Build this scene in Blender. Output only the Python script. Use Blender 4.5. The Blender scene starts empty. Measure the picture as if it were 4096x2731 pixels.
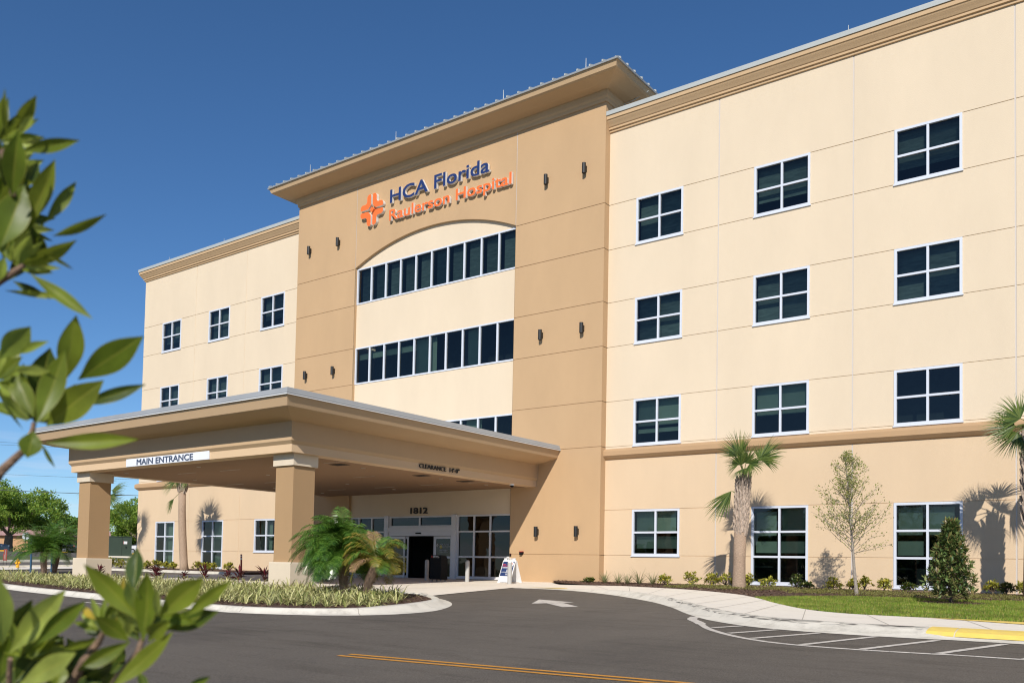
import bpy, math, random
from mathutils import Vector, Matrix
random.seed(11)
C = bpy.context.scene.collection
S = bpy.context.scene

# ---------------------------------------------------------------- camera
cam = bpy.data.cameras.new('camera'); camo = bpy.data.objects.new('camera', cam); C.objects.link(camo)
_r = Vector((0.80042888, 0.59910874, 0.0195531)); _u = Vector((0.00836349, -0.04377845, 0.99900626)); _f = Vector((-0.59936938, 0.79946993, 0.04005217))
M = Matrix((( _r.x, _u.x, -_f.x, 0), (_r.y, _u.y, -_f.y, -31.746), (_r.z, _u.z, -_f.z, 0.777), (0, 0, 0, 1)))
camo.matrix_world = M
cam.sensor_width = 36; cam.lens = 31.05; cam.shift_y = 0.1844
cam.clip_start = 0.05; cam.clip_end = 4000
cam.dof.use_dof = True; cam.dof.focus_distance = 26; cam.dof.aperture_fstop = 6.0
S.camera = camo

# ---------------------------------------------------------------- world, sun, exposure
SUN = Vector((0.48, -1.0, 0.75)).normalized()
w = bpy.data.worlds.new("World"); S.world = w; w.use_nodes = True
nt = w.node_tree; nt.nodes.clear()
def wn(t, **k):
    n = nt.nodes.new(t)
    for a, b in k.items(): setattr(n, a, b)
    return n
out = wn('ShaderNodeOutputWorld'); bg = wn('ShaderNodeBackground'); bg.inputs[1].default_value = 0.11
sky = wn('ShaderNodeTexSky', sky_type='NISHITA', sun_disc=False, sun_elevation=math.asin(SUN.z), sun_rotation=math.atan2(SUN.x, SUN.y),
         air_density=0.8, dust_density=0.15, ozone_density=5.0)
gam = wn('ShaderNodeHueSaturation'); gam.inputs['Saturation'].default_value = 1.12
tc = wn('ShaderNodeTexCoord'); mp = wn('ShaderNodeMapping'); mp.inputs['Scale'].default_value = (7, 7, 60)
noi = wn('ShaderNodeTexNoise'); noi.inputs['Scale'].default_value = 1.0; noi.inputs['Detail'].default_value = 6
cr = wn('ShaderNodeValToRGB'); cr.color_ramp.elements[0].position = 0.47; cr.color_ramp.elements[1].position = 0.66
sep = wn('ShaderNodeSeparateXYZ'); band = wn('ShaderNodeValToRGB')
e = band.color_ramp.elements; e[0].position = 0.03; e[0].color = (0.9, 0.9, 0.9, 1); e[1].position = 0.14; e[1].color = (0, 0, 0, 1)
mul = wn('ShaderNodeMath', operation='MULTIPLY'); mx = wn('ShaderNodeMixRGB'); mx.inputs[2].default_value = (6.2, 6.9, 8.0, 1)
L = nt.links.new
L(tc.outputs['Generated'], mp.inputs[0]); L(mp.outputs[0], noi.inputs[0]); L(noi.outputs[0], cr.inputs[0])
L(tc.outputs['Generated'], sep.inputs[0]); L(sep.outputs[2], band.inputs[0]); L(cr.outputs[0], mul.inputs[0]); L(band.outputs[0], mul.inputs[1])
L(sky.outputs[0], gam.inputs['Color']); L(gam.outputs[0], mx.inputs[1]); L(mul.outputs[0], mx.inputs[0]); L(mx.outputs[0], bg.inputs[0]); L(bg.outputs[0], out.inputs[0])
sl = bpy.data.lights.new('sun', 'SUN'); sl.energy = 4.6; sl.angle = math.radians(0.53); sl.color = (1.0, 0.95, 0.87)
so = bpy.data.objects.new('sun', sl); C.objects.link(so); so.rotation_euler = SUN.to_track_quat('Z', 'Y').to_euler()
S.view_settings.view_transform = 'Standard'; S.view_settings.look = 'None'; S.view_settings.gamma = 1; S.view_settings.exposure = 0.06
S.render.engine = 'CYCLES'; S.cycles.max_bounces = 8; S.cycles.transparent_max_bounces = 16; S.cycles.filter_width = 1.15

# ---------------------------------------------------------------- materials
def s2l(c): return tuple(((v/12.92) if v <= 0.04045 else ((v+0.055)/1.055)**2.4) for v in c)
def mat(name, col, rough=0.8, speck=0, var=0.0, vs=1.5, bump=0.0, bs=60, metal=0.0, spec=0.5, emit=None, dark=None, ds=0.4, stretch=None):
    m = bpy.data.materials.new(name); m.use_nodes = True; t = m.node_tree; n = t.nodes; l = t.links.new
    p = n['Principled BSDF']; p.inputs['Roughness'].default_value = rough; p.inputs['Metallic'].default_value = metal
    p.inputs['Specular IOR Level'].default_value = spec; p.inputs['Base Color'].default_value = (*col, 1)
    if var or bump or dark:
        g = n.new('ShaderNodeTexCoord'); src = g.outputs['Object']
        if stretch:
            mp = n.new('ShaderNodeMapping'); mp.inputs['Scale'].default_value = stretch; l(src, mp.inputs[0]); src = mp.outputs[0]
    last = None
    if var:
        a = n.new('ShaderNodeTexNoise'); a.inputs['Scale'].default_value = vs; a.inputs['Detail'].default_value = 8; a.inputs['Roughness'].default_value = 0.65; l(src, a.inputs[0])
        r = n.new('ShaderNodeMapRange'); r.inputs[1].default_value = 0.3; r.inputs[2].default_value = 0.7; r.inputs[3].default_value = 1-var; r.inputs[4].default_value = 1+var; l(a.outputs[0], r.inputs[0])
        mm = n.new('ShaderNodeVectorMath'); mm.operation = 'SCALE'; mm.inputs[0].default_value = col; l(r.outputs[0], mm.inputs['Scale']); last = mm.outputs[0]
        l(last, p.inputs['Base Color'])
    if dark:
        a = n.new('ShaderNodeTexNoise'); a.inputs['Scale'].default_value = ds; a.inputs['Detail'].default_value = 10; a.inputs['Roughness'].default_value = 0.7; l(src, a.inputs[0])
        r = n.new('ShaderNodeValToRGB'); r.color_ramp.elements[0].position = 0.5; r.color_ramp.elements[1].position = 0.72; l(a.outputs[0], r.inputs[0])
        x = n.new('ShaderNodeMixRGB'); l(r.outputs[0], x.inputs[0]); x.inputs[2].default_value = (*dark, 1)
        if last: l(last, x.inputs[1])
        else: x.inputs[1].default_value = (*col, 1)
        l(x.outputs[0], p.inputs['Base Color'])
    if speck:
        a = n.new('ShaderNodeTexNoise'); a.inputs['Scale'].default_value = 55; a.inputs['Detail'].default_value = 3; a.inputs['Roughness'].default_value = 0.8; l(g.outputs['Object'], a.inputs[0])
        r = n.new('ShaderNodeMapRange'); r.inputs[1].default_value = 0.35; r.inputs[2].default_value = 0.65; r.inputs[3].default_value = 1-speck; r.inputs[4].default_value = 1+speck; l(a.outputs[0], r.inputs[0])
        mm = n.new('ShaderNodeVectorMath'); mm.operation = 'SCALE'; l(p.inputs['Base Color'].links[0].from_socket, mm.inputs[0]); l(r.outputs[0], mm.inputs['Scale']); l(mm.outputs[0], p.inputs['Base Color'])
    if bump:
        a = n.new('ShaderNodeTexNoise'); a.inputs['Scale'].default_value = bs; a.inputs['Detail'].default_value = 5; l(src, a.inputs[0])
        b = n.new('ShaderNodeBump'); b.inputs['Strength'].default_value = bump; b.inputs['Distance'].default_value = 0.02; l(a.outputs[0], b.inputs['Height']); l(b.outputs[0], p.inputs['Normal'])
    if emit: p.inputs['Emission Color'].default_value = (*emit[:3], 1); p.inputs['Emission Strength'].default_value = emit[3]
    return m
def leafmat(name, cols, rough=0.45, trans=0.35, spec=0.4, midrib=False, noise=0.0):
    m = bpy.data.materials.new(name); m.use_nodes = True; t = m.node_tree; n = t.nodes; l = t.links.new
    p = n['Principled BSDF']; p.inputs['Roughness'].default_value = rough; p.inputs['Specular IOR Level'].default_value = spec
    g = n.new('ShaderNodeNewGeometry'); r = n.new('ShaderNodeValToRGB'); r.color_ramp.interpolation = 'LINEAR'
    els = r.color_ramp.elements
    for i, c in enumerate(cols):
        pos = i/max(1, len(cols)-1)
        e = els[i] if i < 2 and len(cols) > 1 else (els[0] if len(cols) == 1 else els.new(pos))
        e.position = pos if len(cols) > 1 else 0; e.color = (*c, 1)
    if len(cols) > 2:
        for i, e in enumerate(sorted(els, key=lambda q: q.position)): pass
        for i, c in enumerate(cols): els[i].position = i/(len(cols)-1); els[i].color = (*c, 1)
    l(g.outputs['Random Per Island'], r.inputs[0]); col = r.outputs[0]
    if noise:
        tcn = n.new('ShaderNodeTexCoord'); a = n.new('ShaderNodeTexNoise'); a.inputs['Scale'].default_value = noise; a.inputs['Detail'].default_value = 4; l(tcn.outputs['Object'], a.inputs[0])
        mr = n.new('ShaderNodeMapRange'); mr.inputs[1].default_value = .3; mr.inputs[2].default_value = .7; mr.inputs[3].default_value = .7; mr.inputs[4].default_value = 1.3; l(a.outputs[0], mr.inputs[0])
        vm = n.new('ShaderNodeVectorMath'); vm.operation = 'SCALE'; l(col, vm.inputs[0]); l(mr.outputs[0], vm.inputs['Scale']); col = vm.outputs[0]
    l(col, p.inputs['Base Color'])
    tr = n.new('ShaderNodeBsdfTranslucent'); mxs = n.new('ShaderNodeMixShader'); mxs.inputs[0].default_value = trans
    hs = n.new('ShaderNodeHueSaturation'); hs.inputs['Value'].default_value = 1.5; hs.inputs['Hue'].default_value = 0.485; l(col, hs.inputs['Color']); l(hs.outputs[0], tr.inputs[0])
    l(p.outputs[0], mxs.inputs[1]); l(tr.outputs[0], mxs.inputs[2]); l(mxs.outputs[0], n['Material Output'].inputs[0])
    return m
def glassmat(name, tint, rough=0.0, fk=1.0):
    m = bpy.data.materials.new(name); m.use_nodes = True; t = m.node_tree; n = t.nodes; l = t.links.new
    n.remove(n['Principled BSDF'])
    tr = n.new('ShaderNodeBsdfTransparent'); tr.inputs[0].default_value = (*tint, 1)
    gl = n.new('ShaderNodeBsdfGlossy'); gl.inputs['Roughness'].default_value = rough; gl.inputs[0].default_value = (fk, fk, fk, 1)
    fr = n.new('ShaderNodeFresnel'); fr.inputs[0].default_value = 1.5
    nz = n.new('ShaderNodeTexNoise'); nz.inputs['Scale'].default_value = 1.1; g = n.new('ShaderNodeTexCoord'); l(g.outputs['Object'], nz.inputs[0])
    b = n.new('ShaderNodeBump'); b.inputs['Strength'].default_value = 0.12; b.inputs['Distance'].default_value = 0.05; l(nz.outputs[0], b.inputs['Height']); l(b.outputs[0], gl.inputs['Normal'])
    mx = n.new('ShaderNodeMixShader'); l(fr.outputs[0], mx.inputs[0]); l(tr.outputs[0], mx.inputs[1]); l(gl.outputs[0], mx.inputs[2]); l(mx.outputs[0], n['Material Output'].inputs[0])
    return m
CREAM = mat('cream_stucco', (0.68, 0.56, 0.41), 0.92, var=0.04, vs=0.5, bump=0.3, bs=90, stretch=(1, 1, .35))
PEACH = mat('peach_stucco', (0.645, 0.485, 0.32), 0.92, var=0.04, vs=0.5, bump=0.3, bs=90, stretch=(1, 1, .35))
TAN = mat('tan_stucco', (0.50, 0.33, 0.182), 0.92, var=0.05, vs=0.5, bump=0.35, bs=90, stretch=(1, 1, .4))
TRIM = mat('trim_stucco', (0.53, 0.365, 0.21), 0.92, var=0.03, vs=0.7, bump=0.25, bs=90)
BANDM = mat('band_stucco', (0.46, 0.295, 0.16), 0.92, var=0.03, vs=0.7, bump=0.25, bs=90)
CANT = mat('canopy_stucco', (0.52, 0.36, 0.21), 0.92, var=0.025, vs=0.7, bump=0.25, bs=90)
BOARD = mat('board_stucco', (0.63, 0.455, 0.285), 0.92, var=0.02, vs=0.7, bump=0.2, bs=90)
PLINTH = mat('pale_stucco', (0.66, 0.56, 0.425), 0.92, var=0.04, vs=1.2, bump=0.25, bs=90)
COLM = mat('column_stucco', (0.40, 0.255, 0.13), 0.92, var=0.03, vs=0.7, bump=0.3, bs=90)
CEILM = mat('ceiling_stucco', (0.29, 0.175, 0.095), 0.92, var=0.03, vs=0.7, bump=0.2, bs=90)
SEAL = mat('joint_sealant', (0.56, 0.51, 0.47), 0.7)
METAL = mat('grey_coping_metal', (0.42, 0.44, 0.43), 0.45, var=0.05, vs=0.8, metal=0.0, spec=0.5)
GUTTER = mat('grey_gutter_metal', (0.30, 0.31, 0.315), 0.4, var=0.08, vs=0.8, spec=0.5)
ALU = mat('window_aluminium', (0.62, 0.65, 0.72), 0.4, var=0.02, vs=2, spec=0.5)
ALUS = mat('storefront_aluminium', (0.68, 0.67, 0.68), 0.4, var=0.03, vs=2, spec=0.5)
GLASS = glassmat('tinted_window_glass', (0.50, 0.60, 0.57))
DGLASS = glassmat('dark_storefront_glass', (0.14, 0.16, 0.16))
BLIND = mat('window_shade_fabric', (0.36, 0.43, 0.36), 0.8, var=0.06, vs=3)
BLIND2 = mat('dark_window_shade', (0.17, 0.21, 0.21), 0.8, var=0.4, vs=2, stretch=(1, 1, 6))
ROOM = mat('dark_room', (0.022, 0.028, 0.034), 0.95, var=0.5, vs=1.3)
BLACK = mat('black_powdercoat', (0.010, 0.010, 0.011), 0.75, spec=.15)
DARKB = mat('dark_bronze_paint', (0.014, 0.014, 0.014), 0.5)
NAVY = mat('navy_letter_face', (0.016, 0.035, 0.135), 0.4)
ORANGE = mat('orange_letter_face', (0.95, 0.17, 0.035), 0.4)
RETURN = mat('pale_letter_side', (0.74, 0.71, 0.66), 0.6)
CHAR = mat('charcoal_letter', (0.035, 0.032, 0.03), 0.6)
WHITE = mat('white_plastic', (0.78, 0.78, 0.78), 0.45)
ASPH = mat('asphalt', (0.140, 0.118, 0.093), 0.9, speck=.42, var=0.12, vs=0.35, bump=0.8, bs=180, dark=(0.095, 0.080, 0.064), ds=0.2, stretch=(1, .5, 1))
CONC = mat('concrete', (0.80, 0.73, 0.62), 0.9, var=0.06, vs=0.9, bump=0.3, bs=80, dark=(0.70, 0.635, 0.53), ds=0.9)
KERB = mat('kerb_concrete', (0.70, 0.65, 0.55), 0.9, var=0.10, vs=1.7, bump=0.4, bs=60, dark=(0.44, 0.40, 0.33), ds=1.6)
MULCH = mat('mulch', (0.085, 0.045, 0.028), 0.95, var=0.5, vs=14, bump=1.0, bs=40)
SOIL = mat('lawn_soil', (0.10, 0.12, 0.035), 0.95, var=0.4, vs=3, bump=0.6, bs=40)
FIELD = mat('far_grass', (0.11, 0.14, 0.05), 0.95, var=0.35, vs=0.3, bump=0.5, bs=10)
PAINTW = mat('white_road_paint', (0.62, 0.57, 0.50), 0.7, var=0.18, vs=9, dark=(0.34, 0.30, 0.26), ds=7)
PAINTY = mat('yellow_road_paint', (0.62, 0.27, 0.028), 0.7, var=0.15, vs=9, dark=(0.42, 0.19, 0.03), ds=7)
PAINTK = mat('yellow_kerb_paint', (0.80, 0.58, 0.12), 0.6, var=0.08, vs=4, dark=(0.7, 0.5, 0.15), ds=5)
BARK = mat('bark', (0.16, 0.12, 0.09), 0.95, var=0.35, vs=6, bump=0.8, bs=20)
PALEBARK = mat('pale_bark', (0.30, 0.26, 0.215), 0.95, var=0.3, vs=14, bump=0.8, bs=40)
PTRUNK = mat('palm_trunk', (0.40, 0.285, 0.20), 0.95, var=0.4, vs=16, bump=1.0, bs=40, stretch=(1, 1, 3.5))
BOOT = mat('palm_boots', (0.42, 0.33, 0.26), 0.95, var=0.6, vs=11, bump=0.8, bs=30)
RTRUNK = mat('date_palm_trunk', (0.26, 0.175, 0.125), 0.95, var=0.4, vs=18, bump=1.0, bs=50)

# ---------------------------------------------------------------- mesh helpers
class MB:
    def __init__(s): s.v = []; s.f = []; s.mi = []
    def face(s, pts, mi=0):
        i = len(s.v); s.v += [tuple(p) for p in pts]; s.f.append(tuple(range(i, i+len(pts)))); s.mi.append(mi)
    def raw(s, v, f, mi=0):
        i = len(s.v); s.v += [tuple(p) for p in v]
        for q in f: s.f.append(tuple(i+a for a in q)); s.mi.append(mi)
    def box(s, x0, x1, y0, y1, z0, z1, mi=0):
        s.raw([(x0,y0,z0),(x1,y0,z0),(x1,y1,z0),(x0,y1,z0),(x0,y0,z1),(x1,y0,z1),(x1,y1,z1),(x0,y1,z1)],
              [(0,3,2,1),(4,5,6,7),(0,1,5,4),(1,2,6,5),(2,3,7,6),(3,0,4,7)], mi)
    def tube(s, pts, rad, n=8, mi=0, cap=True):
        pts = [Vector(p) for p in pts]; v = []; k = len(pts)
        if not isinstance(rad, (list, tuple)): rad = [rad]*k
        ref = None
        for i, p in enumerate(pts):
            d = (pts[min(i+1, k-1)]-pts[max(i-1, 0)]).normalized()
            if ref is None: ref = Vector((1, 0, 0)) if abs(d.x) < 0.8 else Vector((0, 1, 0))
            a = d.cross(ref).normalized(); b = d.cross(a); ref = a.cross(d).normalized() if a.length else ref
            ref = -b if False else ref
            for j in range(n):
                t = 2*math.pi*j/n; v.append(p+(a*math.cos(t)+b*math.sin(t))*rad[i])
        f = [(i*n+j, i*n+(j+1) % n, (i+1)*n+(j+1) % n, (i+1)*n+j) for i in range(k-1) for j in range(n)]
        if cap: f += [tuple(range(n))[::-1], tuple((k-1)*n+j for j in range(n))]
        s.raw(v, f, mi)
    def cyl(s, x, y, z0, z1, r, n=20, mi=0, r2=None):
        r2 = r if r2 is None else r2
        v = [(x+r*math.cos(2*math.pi*j/n), y+r*math.sin(2*math.pi*j/n), z0) for j in range(n)]+[(x+r2*math.cos(2*math.pi*j/n), y+r2*math.sin(2*math.pi*j/n), z1) for j in range(n)]
        s.raw(v, [(j, (j+1) % n, n+(j+1) % n, n+j) for j in range(n)]+[tuple(range(n))[::-1], tuple(range(n, 2*n))], mi)
    def build(s, name, m, parent=None, smooth=False):
        me = bpy.data.meshes.new(name); me.from_pydata(s.v, [], s.f)
        for q in (m if isinstance(m, (list, tuple)) else [m]): me.materials.append(q)
        if any(s.mi): me.polygons.foreach_set('material_index', s.mi)
        if smooth: me.polygons.foreach_set('use_smooth', [True]*len(s.f))
        me.update(); o = bpy.data.objects.new(name, me); C.objects.link(o)
        if parent: o.parent = parent; o.matrix_parent_inverse = parent.matrix_world.inverted()
        return o
def merged(o, d=0.0005):
    import bmesh
    b = bmesh.new(); b.from_mesh(o.data); bmesh.ops.remove_doubles(b, verts=b.verts, dist=d); bmesh.ops.recalc_face_normals(b, faces=b.faces); b.to_mesh(o.data); b.free(); return o
def tag(o, label, cat, group=None):
    o['label'] = label; o['category'] = cat
    if group: o['group'] = group
    return o
def struct(o): o['kind'] = 'structure'; return o
def thing(name, label, cat, loc=(0, 0, 0), group=None):
    o = bpy.data.objects.new(name, None); C.objects.link(o); o.location = loc; o.matrix_world = Matrix.Translation(loc); o.empty_display_size = 0.3
    return tag(o, label, cat, group)
def sweep(mb, path, prof, mi=0, closed=False):
    # path: 2-D points, outward is to the right of travel; prof: (offset, z)
    n = len(path); offs = []
    for i in range(n):
        ds = []
        if i > 0 or closed: ds.append((Vector(path[i])-Vector(path[i-1])).normalized())
        if i < n-1 or closed: ds.append((Vector(path[(i+1) % n])-Vector(path[i])).normalized())
        ns = [Vector((d.y, -d.x)) for d in ds]
        if len(ns) == 2:
            s_ = ns[0]+ns[1]; s_.normalize(); offs.append(s_/max(0.2, s_.dot(ns[0])))
        else: offs.append(ns[0])
    v = [(path[i][0]+offs[i].x*o, path[i][1]+offs[i].y*o, z) for i in range(n) for o, z in prof]
    k = len(prof); f = []
    for i in range(n if closed else n-1):
        for j in range(k-1):
            a, b = i*k+j, ((i+1) % n)*k+j
            f.append((a, b, b+1, a+1))
    if not closed:
        f += [tuple(range(k)), tuple((n-1)*k+j for j in range(k))[::-1]]
    mb.raw(v, f, mi)
def text(name, s, width, capz, loc, m, parent=None, depth=0.05, face='-y', bold=0.02, side=None, split=True):
    def geo(body):
        cu = bpy.data.curves.new(name, 'FONT'); cu.body = body; cu.extrude = depth/2; cu.resolution_u = 4
        o = bpy.data.objects.new(name, cu); C.objects.link(o)
        dg = bpy.context.evaluated_depsgraph_get(); me = bpy.data.meshes.new_from_object(o.evaluated_get(dg)); C.objects.unlink(o); bpy.data.objects.remove(o); bpy.data.curves.remove(cu)
        V = [tuple(v.co) for v in me.vertices]; F = [tuple(p.vertices) for p in me.polygons]; N = [abs(p.normal.z) > .7 for p in me.polygons]; bpy.data.meshes.remove(me)
        xs = [v[0] for v in V]; return V, F, N, min(xs), max(xs)
    X0, X1 = geo(s)[3:]; k = capz/0.73; kx = width/(X1-X0); res = None
    words = [w_ for w_ in s.split(' ') if w_] if split else [s]; pos = 0
    for w_ in words:
        pos = s.index(w_, pos); V, F, N, a, c = geo(w_); sh = geo(s[:pos+len(w_)])[4]-c; pos += len(w_)
        vs = []; fs = []; mi = []; h = bold*.5
        for q, (dx, dz) in enumerate(((-h, -h*.9), (h, h), (-h*.92, h*.86), (h*.94, -h*.97)) if bold else ((0, 0),)):
            b0 = len(vs); dd = q*.0012
            for x, y, z in V:
                x = (x+sh-X0+dx)*kx; y = (y+dz)*k
                vs.append((x, -z-dd, y) if face == '-y' else (z+dd, x, y))
            fs += [tuple(b0+t for t in f) for f in F]; mi += [0 if n_ else (1 if side else 0) for n_ in N]
        me = bpy.data.meshes.new(name); me.from_pydata(vs, [], fs); me.materials.append(m)
        if side: me.materials.append(side)
        me.polygons.foreach_set('material_index', mi); me.update()
        r = bpy.data.objects.new(name, me); C.objects.link(r); r.location = loc; r.matrix_world = Matrix.Translation(loc)
        if parent: r.parent = parent; r.matrix_parent_inverse = parent.matrix_world.inverted()
        res = res or r
    return res

# ---------------------------------------------------------------- terrain
def T(x, y):
    return 0.10+0.024*max(min(y, 0), -45)+min(0.045*max(0, -x-58), 1.1)
def sheet(name, xs, ys, off, m, parent=None):
    b = MB(); v = [(x, y, T(x, y)+off) for x in xs for y in ys]; n = len(ys)
    b.raw(v, [(i*n+j, (i+1)*n+j, (i+1)*n+j+1, i*n+j+1) for i in range(len(xs)-1) for j in range(n-1)])
    return b.build(name, m, parent)
def poly(name, pts, off, m, parent=None, skirt=0):
    b = MB(); b.face([(x, y, T(x, y)+off) for x, y in pts])
    if skirt:
        for i in range(len(pts)):
            a, c = pts[i], pts[(i+1) % len(pts)]
            b.face([(a[0], a[1], T(*a)+off), (c[0], c[1], T(*c)+off), (c[0], c[1], T(*c)+off-skirt), (a[0], a[1], T(*a)+off-skirt)])
    return b.build(name, m, parent)
def spline(pts, n):
    P = [Vector(p) for p in pts]; P = [2*P[0]-P[1]]+P+[2*P[-1]-P[-2]]; o = []
    for i in range(1, len(P)-2):
        for k in range(8):
            t = k/8; a, b, c, d = P[i-1:i+3]
            o.append(0.5*((2*b)+(-a+c)*t+(2*a-5*b+4*c-d)*t*t+(-a+3*b-3*c+d)*t**3))
    o.append(P[-2])
    ln = [0]
    for i in range(1, len(o)): ln.append(ln[-1]+(o[i]-o[i-1]).length)
    r = []
    for k in range(n+1):
        s_ = ln[-1]*k/n; i = 0
        while i < len(ln)-2 and ln[i+1] < s_: i += 1
        t = (s_-ln[i])/max(1e-9, ln[i+1]-ln[i]); q = o[i].lerp(o[i+1], min(1, t)); r.append((q.x, q.y))
    return r
def inside(x, y, pg):
    c = False; j = len(pg)-1
    for i in range(len(pg)):
        if (pg[i][1] > y) != (pg[j][1] > y) and x < (pg[j][0]-pg[i][0])*(y-pg[i][1])/(pg[j][1]-pg[i][1])+pg[i][0]: c = not c
        j = i
    return c
def offset_loop(pts, d):
    n = len(pts); o = []
    for i in range(n):
        a, b, c = Vector(pts[i-1]), Vector(pts[i]), Vector(pts[(i+1) % n])
        n1 = (b-a).normalized(); n2 = (c-b).normalized(); s_ = Vector((-(n1.y+n2.y), n1.x+n2.x)).normalized()
        o.append((b.x+s_.x*d, b.y+s_.y*d))
    return o

# ================================================================ GROUND
struct(sheet('ground', [-1500, -700, -300, -160, -130, -110, -100, -82.45, -70, -58, -20, 40, 200, 700, 1500], [-1500, -500, -200, -100, -45, 0, 60, 200, 600, 1500], -0.06, FIELD))
struct(sheet('road', [-58, -20, 30, 60], [-70, -45, 0, 0.0001], 0.0, ASPH))
struct(sheet('parking_lot', [-160, -110, -100, -82.45, -72], [-60, -45, 0, 60], 0.0, ASPH))
struct(sheet('side_road', [-65.3, -60, -58.02], [-60, -45, 0, 60], 0.0, ASPH))
for nm, x in (('kerb', -65.7), ('kerb', -59.6)):
    b = MB()
    for y0, y1 in ((-40, -7.2), (-7.2, -4.3), (-4.3, 0), (0, 40)):
        b.raw([(x-.2, y0, T(x, y0)-.1), (x+.2, y0, T(x, y0)-.1), (x+.2, y0, T(x, y0)+.15), (x-.2, y0, T(x, y0)+.15),
               (x-.2, y1, T(x, y1)-.1), (x+.2, y1, T(x, y1)-.1), (x+.2, y1, T(x, y1)+.15), (x-.2, y1, T(x, y1)+.15)], [(0,1,2,3),(7,6,5,4),(1,5,6,2),(3,2,6,7),(0,3,7,4)])
    struct(b.build(nm, KERB))
struct(sheet('lawn_strip', [-72, -69, -66], [-50, -45, 0, 40], 0.06, SOIL))
# --- walk along the wing
z0 = spline([(-19.45,-5.7),(-18.0,-5.65),(-16.29,-6.2),(-14.11,-7.6),(-11.61,-9.85),(-10.09,-11.62),(-9.11,-12.98),(-8.48,-13.82),(-7.63,-14.8),(-6.61,-15.6),(-5.78,-15.95),(-5.04,-16.1),(-4.22,-16.15),(-3.22,-16.1),(-2,-16.0),(6,-16.0)], 90)
kt = spline([(-19.4,-5.5),(-17.9,-5.4),(-16.1,-5.75),(-13.8,-7.15),(-11.84,-8.9),(-10.12,-10.85),(-8.36,-13.0),(-7.17,-14.2),(-6.38,-14.75),(-5.19,-15.1),(-4.19,-15.2),(-3.35,-15.15),(-2.0,-15.1),(6,-15.1)], 90)
inn = spline([(-21.2,-0.6),(-19.6,-2.3),(-17.4,-3.5),(-15.2,-4.1),(-12.84,-4.9),(-10.6,-6.5),(-9.28,-8.1),(-7.92,-10.22),(-6.59,-12.0),(-5.54,-12.75),(-4.6,-12.9),(-3.6,-12.9),(-2.3,-12.9),(6,-13.0)], 90)
def ramp(x): return min(1, max(0, (x+17.5)/3.5))
b = MB(); rows = []
for a, k, i in zip(z0, kt, inn):
    r = ramp(k[0]); T0 = T(*k); dx = k[0]-a[0]; dy = k[1]-a[1]
    rows.append([(a[0], a[1], T(*a)+0.008), (a[0]+dx*.42, a[1]+dy*.42, T0+.012), (a[0]+dx*.6, a[1]+dy*.6, T0+.02+.065*r), (a[0]+dx*.8, a[1]+dy*.8, T0+.02+.105*r), (k[0], k[1], T0+.02+.112*r)])
b.raw([p for r in rows for p in r], [(i*5+j, (i+1)*5+j, (i+1)*5+j+1, i*5+j+1) for i in range(90) for j in range(4)])
struct(b.build('kerb', KERB, smooth=True))
b = MB()
v = []
for k, i in zip(kt, inn):
    for t in (0, .5, 1):
        x = k[0]+(i[0]-k[0])*t; y = k[1]+(i[1]-k[1])*t; v.append((x, y, T(x, y)+.02+.112*ramp(k[0])+.001))
b.raw(v, [(i*3+j, (i+1)*3+j, (i+1)*3+j+1, i*3+j+1) for i in range(90) for j in range(2)])
struct(b.build('pavement', CONC))
def scuffmat():
    m = bpy.data.materials.new('tyre_scuffs'); m.use_nodes = True; n = m.node_tree.nodes; l = m.node_tree.links.new; n.remove(n['Principled BSDF'])
    g = n.new('ShaderNodeTexCoord'); mp = n.new('ShaderNodeMapping'); mp.inputs['Scale'].default_value = (1.6, 3.2, 22); l(g.outputs['Object'], mp.inputs[0])
    a = n.new('ShaderNodeTexNoise'); a.inputs['Scale'].default_value = 1.0; a.inputs['Detail'].default_value = 7; a.inputs['Distortion'].default_value = 1.2; l(mp.outputs[0], a.inputs[0])
    r = n.new('ShaderNodeValToRGB'); r.color_ramp.elements[0].position = .50; r.color_ramp.elements[1].position = .68; r.color_ramp.elements[1].color = (.8, .8, .8, 1); l(a.outputs[0], r.inputs[0])
    t = n.new('ShaderNodeBsdfTransparent'); d = n.new('ShaderNodeBsdfDiffuse'); d.inputs[0].default_value = (.11, .10, .09, 1); x = n.new('ShaderNodeMixShader'); l(r.outputs[0], x.inputs[0]); l(t.outputs[0], x.inputs[1]); l(d.outputs[0], x.inputs[2]); l(x.outputs[0], n['Material Output'].inputs[0]); return m
b = MB(); b.raw([(p[0], p[1], p[2]+.004) for r in rows[30:62] for p in r[2:5]], [(i*3+j, (i+1)*3+j, (i+1)*3+j+1, i*3+j+1) for i in range(31) for j in range(2)]); struct(b.build('tyre_scuffs', scuffmat()))
# scored joints across the walk: thin dark grooves
b = MB()
for i in range(14, 90, 5):
    k, q = Vector(kt[i]), Vector(inn[i]); d = (q-k).normalized(); nn = Vector((-d.y, d.x))*.008; zz = .02+.112*ramp(kt[i][0])+.005
    b.face([(p.x, p.y, T(p.x, p.y)+zz) for p in (k-nn, k+nn, q+nn, q-nn)])
struct(b.build('pavement_joints', mat('dark_joint', (0.42, 0.37, 0.30), .9)))
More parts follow.
